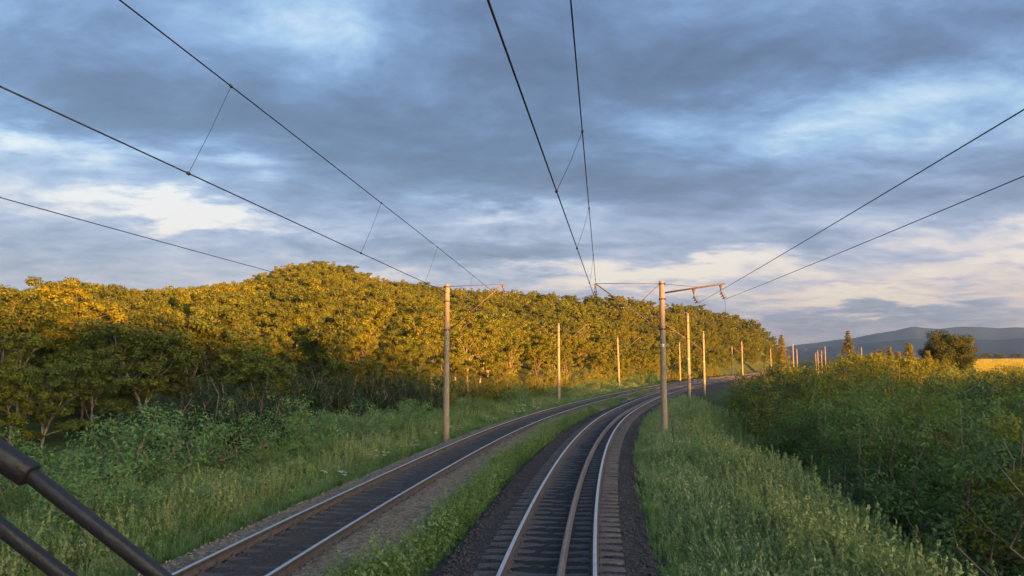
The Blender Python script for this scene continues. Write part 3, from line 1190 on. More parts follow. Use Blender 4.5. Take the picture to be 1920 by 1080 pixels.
def gen_plume(seed, h=1.25, n_stem=4, mat='plume'):
    """upright herb with a narrow cone of tiny leaves on every stem"""
    rng = np.random.default_rng(seed)
    C, Nn, S, T = [], [], [], []
    mb = MB()
    for k in range(n_stem):
        a = rng.uniform(0, 6.28)
        r = rng.uniform(.02, .22)
        hh = h * rng.uniform(.62, 1.1)
        pts = np.array(wander(rng, (math.cos(a) * r, math.sin(a) * r, -.05), (math.cos(a) * .10, math.sin(a) * .10, 1), hh, 5, .06))
        mb.tube(pts, np.linspace(.008, .003, 6), 4, False)
        n = 95
        f = rng.uniform(.15, 1.0, n) ** .8
        i = np.minimum((f * 5).astype(int), 4)
        P = pts[i] + (pts[i + 1] - pts[i]) * (f * 5 - i)[:, None]
        wd = (1.02 - f) * .17 * rng.uniform(.2, 1, n)
        an = rng.uniform(0, 6.28, n)
        C.append(P + np.stack([np.cos(an) * wd, np.sin(an) * wd, wd * .9], 1))
        Nn.append(np.stack([np.cos(an), np.sin(an), np.full(n, .5)], 1) + rng.normal(size=(n, 3)) * .4)
        S.append(rng.uniform(.04, .085, n) * (1.25 - .5 * f))
        T.append(np.clip(f * .8 + rng.uniform(0, .25, n), 0, 1))
    S = np.concatenate(S)
    V, Q, Tn = leaf_cards(np.vstack(C), np.vstack(Nn), S, S * .45, rng, np.concatenate(T))
    nv = len(mb.v)
    return np_mesh('plume', np.vstack([np.array(mb.v), V]), np.vstack([np.array(mb.q), Q + nv]), None, [MAT[mat]], np.concatenate([np.full(nv, .3), Tn]))


def stone_mesh(seed, mat):
    rng = np.random.default_rng(seed)
    ico = [(0, 0, 1), (.89, 0, .45), (.28, .85, .45), (-.72, .53, .45), (-.72, -.53, .45), (.28, -.85, .45), (.72, .53, -.45), (-.28, .85, -.45), (-.89, 0, -.45), (-.28, -.85, -.45), (.72, -.53, -.45), (0, 0, -1)]
    f = [(0, 1, 2), (0, 2, 3), (0, 3, 4), (0, 4, 5), (0, 5, 1), (1, 6, 2), (2, 7, 3), (3, 8, 4), (4, 9, 5), (5, 10, 1), (2, 6, 7), (3, 7, 8), (4, 8, 9), (5, 9, 10), (1, 10, 6), (11, 7, 6), (11, 8, 7), (11, 9, 8), (11, 10, 9), (11, 6, 10)]
    v = np.array(ico) * rng.uniform(.65, 1.1, (12, 1)) * np.array([1, rng.uniform(.7, 1), rng.uniform(.5, .8)])
    return np_mesh('stone', v, None, f, [mat])


RNG = np.random.default_rng(42)


def along(T, n, ya, yb, ua, ub, power=1.0):
    """random points along a track: y range, sideways range; denser close by when power > 1"""
    y = ya + (yb - ya) * RNG.uniform(size=n) ** power
    u = RNG.uniform(ua, ub, n)
    i = np.interp(y, T.p[:, 1], np.arange(len(T.p)))
    k = np.arange(len(T.p))
    x0 = np.interp(i, k, T.p[:, 0])
    nx = np.interp(i, k, T.n[:, 0])
    ny = np.interp(i, k, T.n[:, 1])
    return np.stack([x0 + nx * u, y + ny * u], 1), u


# loose ballast stones
for nm, T, mats, wl, wr, nn in (('dark_ballast_stones', TR, MAT['stone_r'], 2.5, 2.5, 26000), ('brown_ballast_stones', TL, MAT['stone_l'], 2.4, 2.9, 26000)):
    P, u = along(T, nn, 7, 60, -wl, wr, 1.7)
    keep = np.abs(np.abs(u) - HG) > .07
    P, u = P[keep], u[keep]
    keep = ~((np.abs(u) < HG + .1) & (RNG.uniform(size=len(u)) < .6))
    P, u = P[keep], u[keep]
    half = np.where(u < 0, 1.95 if T is TR else 1.75, 1.85 if T is TR else 2.15)
    z = np.where(np.abs(u) > half, -.27 - (np.abs(u) - half) * .64, -.235) + RNG.uniform(-.015, .012, len(u))
    z = np.where(np.abs(u) < 1.35, z - .01, z) + (.05 if T is TL else 0) * (np.abs(u) > .9)
    scatter(nm, np.column_stack([P, z]), RNG.uniform(.018, .045, len(u)), [stone_mesh(s, mats) for s in range(5)],
            'dark broken stone ballast under the right hand track' if T is TR else 'brown broken stone ballast under the left hand track', 'ballast', 1.5)

# grass and herbs on the verges
GR = [gen_grass(s, 40, .62, .24) for s in range(4)] + [gen_grass(10 + s, 34, .85, .22, 'grass', .010, True) for s in range(3)]
WD = [gen_weed(20 + s, 1.05, 5) for s in range(4)]
WY = [gen_weed(30 + s, .9, 4, 'leaf_fern', .11, None, False) for s in range(3)]
WF = [gen_weed(40 + s, .8, 3, 'leaf_fern', .09, 'flower', False) for s in range(2)]
YF = [gen_weed(45, .75, 3, 'leaf_fern', .08, 'yellow', False)]


def verge(name, T, n, ya, yb, ua, ub, meshes, lab, cat, smin, smax, power=1.6, edge=None, clump=0.0):
    P, u = along(T, n, ya, yb, ua, ub, power)
    z = ground_z(P[:, 0], P[:, 1])
    if T is TR:
        z = np.maximum(z, np.where(u < 3.0, -.30 - (u - 1.85) * .64, -9))
    sc = RNG.uniform(smin, smax, len(u)) * (.75 + .5 * vnoise(P[:, 0], P[:, 1], 1.8, 5))
    keep = np.ones(len(u), bool)
    if clump:
        keep &= vnoise(P[:, 0], P[:, 1], 2.4, 6) + RNG.uniform(-.12, .12, len(u)) > clump
    if edge is not None:
        e0, e1 = edge
        wob = (vnoise(P[:, 0], P[:, 1], 1.3, 7) - .5) * .9
        keep &= (u > ua + e0 + wob * e0) | (RNG.uniform(size=len(u)) < .25) if e0 else True
        sc = sc * np.clip(.35 + (u - ua) / max(e1, .01) * .65, .35, 1) if e1 > 0 else sc * np.clip(.35 + (ub - u) / (-e1) * .65, .35, 1)
    return scatter(name, np.column_stack([P, z - .02])[keep], sc[keep], meshes, lab, cat)


verge('tall_grass', TR, 18500, 9, 75, 1.95, 9.8, GR, 'tall green grass on the embankment shoulder right of the tracks', 'grass', .85, 1.5, 1.7, (.3, 1.3))
verge('tall_mugwort', TR, 9000, 9, 70, 3.0, 10.2, WD, 'feathery grey green tall weeds among the grass right of the tracks', 'weeds', .75, 1.6, 1.6, (.3, 1.6), .34)
PLM = [gen_plume(70 + s, 1.25, 3 + s % 3) for s in range(5)]
verge('plumed_weeds', TR, 4600, 9, 60, 3.3, 9.8, PLM, 'tall pale plumed weeds standing above the grass right of the tracks', 'weeds', .8, 1.75, 1.5, (.3, 1.6), .36)
verge('left_plumed_weeds', TL, 1500, 9, 70, -11, -3.8, PLM, 'pale plumed weeds in the grass left of the tracks', 'weeds', .6, 1.1, 1.5, None, .46)
verge('leafy_weeds', TR, 2600, 9, 60, 3.0, 9.5, WY, 'bright green leafy weeds among the grass right of the tracks', 'weeds', .6, 1.1, 1.6, (.2, 1.2), .40)
verge('yellow_flowers', TR, 260, 12, 50, 3.8, 8.5, YF, 'small yellow flowers in the grass right of the tracks', 'flowers', .8, 1.2, 1.4)
verge('left_grass', TL, 17000, 9, 130, -13.5, -3.0, GR, 'green grass between the left track and the wooded hill', 'grass', .7, 1.3, 1.6, (0, -1.6))
verge('left_weeds', TL, 6500, 9, 130, -13.5, -3.4, WY + WD[:2], 'tall leafy weeds between the left track and the wooded hill', 'weeds', .7, 1.35, 1.5, (0, -1.4), .32)
verge('white_flowers', TL, 260, 26, 130, -8, -3.4, WF, 'white flowering weeds along the far side of the left track', 'flowers', .5, .95, 1.1)


def strip():
    P, u = along(TR, 9000, 8, 95, -3.6, -2.2, 1.5)
    uc = -2.95 + (vnoise(P[:, 0], P[:, 1], 4, 9) - .5) * .9 + np.interp(P[:, 1], [8, 14, 30, 60], [-.15, -.1, .25, .3])
    d = np.abs(u - uc)
    keep = (d < .55) & (vnoise(P[:, 0], P[:, 1], 1.7, 10) > .2)
    P, d = P[keep], d[keep]
    z = np.full(len(P), -.80)
    scatter('weed_strip', np.column_stack([P, z]), RNG.uniform(.6, 1.15, len(P)) * (1.15 - d), GR[:2] + WY + WY + WD[:2],
            'low green weeds growing in the strip between the two tracks', 'weeds')


strip()

# crop on the field
px = RNG.uniform(1780, 2080, 26000)
Yc = 240 + 390 * RNG.uniform(size=26000)
xc = (px - 960) / F_PX * Yc
CR_ = [gen_grass(60 + s, 16, .9, .8, 'crop', .06, False, .3) for s in range(3)]
scatter('ripe_crop', np.column_stack([xc, Yc, ground_z(xc, Yc)]), RNG.uniform(.7, 1.1, len(xc)), CR_, 'golden ripe crop in the field at the right edge', 'crop')

# ------------------------------------------------------------------ trees and bushes
def plant(kind, parts, protos, loc, rz, sc, label, cat, group):
    root = empty(kind, loc, rz, sc)
    for nm, me in zip(parts, protos):
        link(bpy.data.objects.new(nm, me), root)
    tag(root, label, cat, group)
    return root


TREES = [gen_tree(100 + s, RNG.uniform(9.0, 10.0), RNG.uniform(3.7, 4.5), RNG.uniform(.08, .18), .26, 300, 'bark' if s % 3 else 'bark_pale', 'leaf_oak' if s in (1, 3, 4) else 'leaf_hill', 13, 1 + (s % 2), .55) for s in range(7)]
TALL = [gen_tree(140 + s, 11.0, 3.6, .34, .25, 250, 'bark_pale' if s % 2 else 'bark', 'leaf_hill', 11, 2, .5) for s in range(4)]
BUSH_FAR = [gen_bush(200 + s, 4.2, 2.2, .20, 200, 'leaf_hill', 10) for s in range(3)]
BUSH = [gen_bush(220 + s, 4.6, 2.3, .15, 300, 'leaf_bush' if s != 3 else 'leaf_dark', 12) for s in range(4)]
BUSH_NEAR = [gen_bush(240 + s, 2.6, 1.8, .11, 420, 'leaf_willow', 12) for s in range(3)]
CONIF = [gen_conifer(260 + s, 9, 2.0, 'larch', 1.3) for s in range(3)]
BUSH_SMALL = [gen_bush(290 + s, 2.4, 1.5, .11, 420, 'leaf_bush', 11) for s in range(2)]
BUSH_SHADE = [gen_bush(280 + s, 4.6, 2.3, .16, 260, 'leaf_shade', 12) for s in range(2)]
BUSH_YEL = [gen_bush(230 + s, 4.6, 2.3, .15, 300, 'leaf_hill', 12) for s in range(2)]
SPRUCE = gen_conifer(270, 10, 2.3, 'needle', 1.2)


def proj(x, y, z):
    zz = z - EYE
    f = y * math.cos(PITCH) + zz * math.sin(PITCH)
    v = zz * math.cos(PITCH) - y * math.sin(PITCH)
    return 960 + F_PX * x / f, 540 - F_PX * v / f


def forest():
    step = 5.0
    cand = []
    for gx in np.arange(-330, 240, step):
        for gy in np.arange(24, 500, step):
            x = gx + RNG.uniform(-.42, .42) * step
            y = gy + RNG.uniform(-.42, .42) * step
            if x > .80 * y + 16 or x < -1.5 * y - 20:
                continue
            cand.append((x, y))
    c = np.array(cand)
    u = TR.offset(c[:, 0], c[:, 1])
    edge = -17.5 + (vnoise(c[:, 0], c[:, 1], 14, 21) - .5) * 5
    edge = np.where(c[:, 1] < 45, edge - 6, edge)
    px = 960 + F_PX * c[:, 0] / c[:, 1]
    d, h = ridge(px)
    ok = (u < edge) & (c[:, 1] < d + 14) & (px > -1100) & (px < 1462)
    c, u, edge = c[ok], u[ok], edge[ok]
    z = ground_z(c[:, 0], c[:, 1])
    order = np.argsort(np.hypot(c[:, 0], c[:, 1]))
    bins = np.full(900, -9.0)
    kept, off_frame = [], []
    for i in order:
        x, y = c[i]
        r = math.hypot(x, y)
        ue_ = edge[i] - u[i]
        hgt = RNG.uniform(.70, 1.2) * np.interp(ue_, [0, 10, 40], [.62, .80, 1.0])
        pxq = 960 + F_PX * x / y
        if 690 < pxq < 1000:
            hgt *= np.interp(ue_, [0, 25], [1.45, 1.0])
        top = z[i] + 8.4 * hgt
        e = (top - EYE) / r
        pxi = 960 + F_PX * x / y
        hw = 3.6 * hgt / y * F_PX
        if pxi < -110:
            off_frame.append((x, y, z[i], hgt * .78))
            continue
        b0, b1 = int(max(0, (pxi - hw * .8 + 400) / 2.4)), int(min(899, (pxi + hw * .8 + 400) / 2.4))
        if b1 <= b0:
            continue
        vis = e - bins[b0:b1]
        if np.max(vis) < .006:
            continue
        front = np.min(bins[b0:b1]) < -5
        kept.append((x, y, z[i], hgt, r, u[i] - edge[i], float(np.max(vis)), pxi, front))
        bb0, bb1 = int(max(0, (pxi - hw * .6 + 400) / 2.4)), int(min(899, (pxi + hw * .6 + 400) / 2.4))
        bins[bb0:bb1] = np.maximum(bins[bb0:bb1], e - 1.2 / r)
    print('forest trees', len(kept))
    kept.sort(key=lambda t: t[4])
    rest = list(off_frame)
    for k, (x, y, zz, hgt, r, ue, vis, pxi, front) in enumerate(kept):
        use_tall = ue > -9 and 640 < pxi < 1130
        pr = TALL[RNG.integers(len(TALL))] if use_tall else TREES[RNG.integers(len(TREES))]
        if k >= 295:
            rest.append((x, y, zz, hgt * .78))
            continue
        crest = ridge(np.array([pxi]))[0][0]
        fr_ = -ue / max(1.0, -float(np.interp(pxi, _pxs, _uC)) - 17)
        if ue > -9:
            zone = 'in the front row'
        elif y > crest - 16:
            zone = 'on the skyline'
        else:
            zone = 'low on the hill' if fr_ < .4 else ('halfway up the hill' if fr_ < .7 else 'high on the hill')
        cuts = [(60, 'at the left edge'), (200, 'far left'), (330, 'above the wiper arms'), (450, 'well left of the summit'), (545, 'just left of the summit'), (645, 'below the summit'), (740, 'just right of the summit'),
                (838, 'left of the nearest left mast'), (930, 'right of the nearest left mast'), (1000, 'left of the second left mast'), (1060, 'behind the second left mast'), (1130, 'right of the second left mast'),
                (1200, 'behind the third left mast'), (1270, 'behind the nearest right mast'), (1340, 'behind the third right mast'), (9999, 'at the right hand end')]
        part = next(w_ for c_, w_ in cuts if pxi < c_)
        look = 'slender bare trunked tree' if use_tall else ('dull green broadleaf tree' if pr[1].materials[0] == MAT['leaf_oak'] else ('golden pale barked broadleaf tree' if pr[0].materials[0] == MAT['bark_pale'] else 'golden broadleaf tree'))
        if zone == 'on the skyline' and 545 < pxi < 645:
            lab = look + ' on the rounded summit of the hill'
        else:
            lab = look + ' ' + zone + ', ' + part
        plant('broadleaf_tree', ('trunk', 'crown'), pr[:2], (x, y, zz), RNG.uniform(0, 6.28), hgt * 8.4 / pr[2], lab, 'tree', 'trees of the wooded hill')
    if rest:
        rr = np.array(rest)
        joined = []
        for t in TREES[:4]:
            joined.append(t[1])
        scatter('far_woodland', rr[:, :3], rr[:, 3], joined, 'far tree crowns massed on the wooded hill', 'woodland', .03)


forest()

# scrub along the foot of the hill
def scrub():
    k = 0
    for y in np.arange(62, 230, 4.6):
        p, d, n = TL.at_y(y)
        for q in range(2):
            off = -RNG.uniform(8.3, 10) if q == 0 else -RNG.uniform(10.5, 14)
            if q == 0 and RNG.uniform() < .35:
                continue
            x, yy = p[0] + n[0] * off, y + n[1] * off + RNG.uniform(-1.5, 1.5)
            sc = RNG.uniform(.55, .95) * (.8 if q == 0 else 1.05)
            pr = BUSH_FAR[RNG.integers(3)]
            px_ = 960 + 1400 * x / yy
            part = next(t for c, t in ((900, 'behind the nearest left mast'), (1045, 'left of the second left mast'), (1105, 'just right of the second left mast'), (1160, 'just left of the third left mast'), (1243, 'right of the third left mast'), (1300, 'right of the nearest right mast'), (9999, 'far along the curve')) if px_ < c)
            plant('hazel_bush', ('stem', 'foliage'), pr[:2], (x, yy, gz(x, yy)), RNG.uniform(0, 6.28), sc,
                  ('low ' if q == 0 else 'taller ') + 'sunlit bush at the foot of the hill, ' + part, 'bush', 'scrub along the left track, ' + part)
            k += 1
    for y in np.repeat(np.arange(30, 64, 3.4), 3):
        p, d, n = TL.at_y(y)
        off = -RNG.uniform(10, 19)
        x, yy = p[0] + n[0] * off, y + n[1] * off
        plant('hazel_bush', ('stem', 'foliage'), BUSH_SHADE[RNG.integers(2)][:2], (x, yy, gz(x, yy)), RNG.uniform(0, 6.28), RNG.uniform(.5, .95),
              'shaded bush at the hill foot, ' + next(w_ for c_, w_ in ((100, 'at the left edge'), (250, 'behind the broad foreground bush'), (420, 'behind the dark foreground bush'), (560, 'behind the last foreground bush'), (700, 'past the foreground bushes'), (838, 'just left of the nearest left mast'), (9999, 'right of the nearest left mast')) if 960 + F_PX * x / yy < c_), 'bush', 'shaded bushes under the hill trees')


scrub()


def verge_shrubs():
    kinds = [BUSH_NEAR[0], BUSH_NEAR[1], BUSH_SMALL[0], BUSH_SMALL[1]]
    for y in np.concatenate([np.arange(13, 33, .9), np.arange(33, 150, 1.8)]):
        p, d, n = TL.at_y(y)
        off = -RNG.uniform(5.2, 10.0) if y > 33 else -RNG.uniform(6.0, 13.0)
        x, yy = p[0] + n[0] * off, y + n[1] * off
        pq = 960 + F_PX * x / yy
        k = RNG.integers(4)
        w_ = next(t for c, t in ((150, 'by the wiper arms'), (400, 'in the left foreground'), (560, 'in front of the foreground bushes'), (700, 'well left of the nearest left mast'), (838, 'just left of the nearest left mast'), (960, 'just right of the nearest left mast'), (1047, 'just left of the second left mast'), (1160, 'between the second and third left masts'), (9999, 'past the third left mast')) if pq < c)
        plant('verge_shrub', ('stem', 'foliage'), kinds[k][:2], (x, yy, gz(x, yy)), RNG.uniform(0, 6.28), RNG.uniform(.50, 1.05) if y > 33 else RNG.uniform(.4, .8), ('grey green' if k < 2 else 'fresh green') + ' low shrub on the left verge, ' + w_, 'shrub', 'low shrubs on the left verge')


verge_shrubs()

# shaded bushes in the left foreground
LEFT_BUSHES = [(255, 26, 1.4, 0, 'broad rounded bush in the left foreground, largest of its cluster'),
               (350, 29, 1.25, 1, 'dark bush in the left foreground, just right of the broad rounded one'),
               (435, 31, 1.2, 2, 'blue green bush in the middle of the left foreground cluster'),
               (555, 35, 1.3, 1, 'dark bush at the right end of the left foreground cluster'),
               (190, 19, .95, 0, 'pale green bush in front of the broad rounded bush at left'),
               (60, 23, 1.0, 2, 'dark bush at the left edge above the wiper arm'),
               (20, 15, .6, 0, 'leafy bush at the left edge between the two wiper arms'),
               (640, 42, .75, 0, 'small light bush left of the nearest left mast')]
for px_, Yb, sc, v, lab in LEFT_BUSHES:
    x = (px_ - 960) / F_PX * Yb
    plant('willow_bush', ('stem', 'foliage'), BUSH_NEAR[v][:2], (x, Yb, gz(x, Yb)), RNG.uniform(0, 6.28), sc, lab, 'bush', 'bushes in the left foreground')

# thicket right of the line
def thicket():
    pts = []
    for gy in np.arange(13, 112, 3.3):
        for gx in np.arange(6, 110, 3.3):
            x = gx + RNG.uniform(-1.2, 1.2)
            y = gy + RNG.uniform(-1.2, 1.2)
            if x > .80 * y + 6:
                continue
            pts.append((x, y))
    c = np.array(pts)
    u = TR.offset(c[:, 0], c[:, 1])
    ok = (u > 11.0 - .04 * c[:, 1] + (vnoise(c[:, 0], c[:, 1], 9, 31) - .5) * 2.5)
    c, u = c[ok], u[ok]
    z = ground_z(c[:, 0], c[:, 1])
    order = np.argsort(c[:, 1])
    bins = np.full(400, -9.0)
    n = 0
    for i in order:
        x, y = c[i]
        top = np.interp(u[i], [9, 12, 18], [.6, 1.9, 2.3]) + (vnoise(x, y, 8, 33) - .5) * 3.2 + RNG.uniform(-.6, .6)
        top = min(top, 3.1 + .012 * y)
        top += 2.3 * math.exp(-((y - 58) / 13) ** 2) * float(np.interp(u[i], [7, 18, 26], [1, 1, 0]))
        sc = (top - z[i]) / 4.75
        pxi = 960 + F_PX * x / y
        hw = 2.2 * sc / y * F_PX
        e = (top - EYE) / y
        b0, b1 = int(max(0, (pxi - hw - 900) / 3)), int(min(399, (pxi + hw - 900) / 3))
        if b1 <= b0 or np.max(e - bins[b0:b1]) < .004:
            continue
        b0, b1 = int(max(0, (pxi - hw * .5 - 900) / 3)), int(min(399, (pxi + hw * .5 - 900) / 3))
        bins[b0:b1] = np.maximum(bins[b0:b1], e - .8 / y)
        band = 'in the dark shaded' if y < 24 else ('in the middle of the' if y < 40 else ('far back in the' if y < 62 else ('near the back of the' if y < 78 else ('at the back of the' if y < 95 else 'at the very back of the'))))
        pq = 'at the right edge' if pxi > 1870 else ('right of the lone tree' if pxi > 1800 else ('under the lone tree' if pxi > 1700 else ('under the saplings' if pxi > 1590 else ('under the spruce' if pxi > 1500 else 'by the masts'))))
        edge = 'next to the grass' if u[i] < 14 else ('off the grass' if u[i] < 24 else 'deep inside')
        q_ = RNG.uniform()
        pr = BUSH[3] if q_ < .25 else (BUSH_YEL[RNG.integers(2)] if q_ < (.30 if y < 42 else .88) else BUSH[RNG.integers(3)])
        plant('thicket_bush', ('stem', 'foliage'), pr[:2], (x, y, z[i]), RNG.uniform(0, 6.28), sc,
              'bush %s right thicket, %s, %s' % (band, edge, pq), 'bush', 'bushes of the right thicket')
        n += 1
    print('thicket', n)


thicket()


def place_px(kind, parts, pr, px_, top_y, Y, lab, cat, group=None, wide=1.0):
    x = (px_ - 960) / F_PX * Y
    z = gz(x, Y)
    top = EYE + (HORIZON - top_y) / F_PX * Y
    sc = (top - z) / pr[2]
    return plant(kind, parts, pr[:2], (x, Y, z), RNG.uniform(0, 6.28), (sc * wide, sc * wide, sc), lab, cat, group)


TC = ('trunk', 'crown')
LONE = gen_tree(301, 11.0, 5.4, .06, .25, 300, 'bark', 'leaf_lone', 26, 1, .75, 1.45)
place_px('lone_oak', TC, LONE, 1795, 617, 150, 'large round crowned dark tree standing alone against the blue mountains', 'tree')
place_px('spruce', TC, SPRUCE, 1589, 621, 150, 'pointed spruce rising in front of the mountains', 'tree')
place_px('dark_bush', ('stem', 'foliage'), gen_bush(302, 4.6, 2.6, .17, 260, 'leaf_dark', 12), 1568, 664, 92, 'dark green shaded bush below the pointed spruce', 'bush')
place_px('larch', TC, CONIF[0], 1464, 627, 300, 'narrow conifer just past the right hand end of the hill', 'tree', None, 1.3)
for px_, ty, Y, lab in ((1702, 642, 118, 'tallest golden larch left of the lone round tree'), (1648, 656, 112, 'slim golden larch in the middle of the sapling row'),
                        (1665, 650, 124, 'golden larch close left of the tallest larch'), (1682, 658, 110, 'short larch just left of the tallest larch'),
                        (1736, 656, 114, 'broad golden larch nearest the lone round tree')):
    place_px('larch', TC, CONIF[RNG.integers(3)], px_, ty, Y, lab, 'tree', 'golden larches in the sapling row', 1.1)
SAP = [gen_tree(310 + s, 7.5, 2.3, .32, .20, 420, 'bark_pale', 'leaf_hill', 9, 1, .7, 1.3) for s in range(3)]
for k, (px_, ty, Y) in enumerate(((1598, 666, 100), (1618, 660, 104), (1632, 672, 96), (1655, 672, 94), (1672, 674, 97), (1712, 668, 101), (1725, 672, 98), (1752, 676, 108), (1606, 662, 112), (1640, 664, 108))):
    place_px('birch_sapling', TC, SAP[k % 3], px_, ty, Y, 'slender sunlit sapling with thin trunk in the row behind the thicket, ' + ('nearest the spruce' if px_ < 1650 else 'nearest the lone tree'), 'tree', 'slender saplings behind the thicket')
for k in range(22):
    px_ = 1592 + k * 8.3 + RNG.uniform(-6, 6)
    place_px('birch_sapling', TC, SAP[k % 3], px_, RNG.uniform(670, 690), RNG.uniform(90, 125), 'bushy sunlit sapling in the row behind the thicket, ' + ('nearest the spruce' if px_ < 1640 else ('in the middle' if px_ < 1710 else 'nearest the lone tree')), 'tree', 'slender saplings behind the thicket', RNG.uniform(1.0, 1.4))
for k, (px_, ty, Y) in enumerate(((1400, 694, 88), (1430, 688, 84), (1462, 684, 80), (1492, 683, 78), (1520, 694, 76), (1548, 702, 74), (1580, 706, 84), (1618, 712, 86), (1768, 700, 110), (1800, 704, 112), (1835, 700, 120), (1850, 708, 96), (1510, 688, 96))):
    nm = ['leafy sunlit bush heaped up beside the curve behind the right masts', 'sunlit bush below the spruce and saplings', 'sunlit bush at the foot of the lone round tree'][0 if px_ < 1540 else (1 if px_ < 1700 else 2)]
    place_px('thicket_bush', ('stem', 'foliage'), BUSH_FAR[k % 3], px_, ty, Y, nm, 'bush', 'sunlit bushes, ' + nm[-30:], 1.15)
place_px('dark_bush', ('stem', 'foliage'), gen_bush(303, 3.6, 2.4, .17, 220, 'leaf_dark', 10), 1908, 694, 95, 'dark bush in front of the golden field at the right edge', 'bush')
# hedge line and tree belt beyond the field
for k in range(20):
    px_ = 1815 + k * 9.5 + RNG.uniform(-4, 4)
    Y = RNG.uniform(680, 760)
    place_px('belt_tree', TC, TREES[k % 7], px_, RNG.uniform(662, 667), Y, 'small distant tree in the dark belt behind the golden field' + ('' if px_ > 1900 else ', nearest the lone tree'), 'tree', 'tree belt behind the field', 2.0)

# ------------------------------------------------------------------ overhead line masts
def insulators(mb, p, d, n=3, r=.125, pitch=.13, mi=0):
    """string of cap and pin discs"""
    prof = []
    for k in range(n):
        a = k * pitch
        prof += [(a, .022), (a + .02, .045), (a + .05, .045), (a + .07, r), (a + .095, r * .92), (a + .10, .025)]
    prof.append((n * pitch, .015))
    mb.disc_stack(p, d, prof, 9, mi)


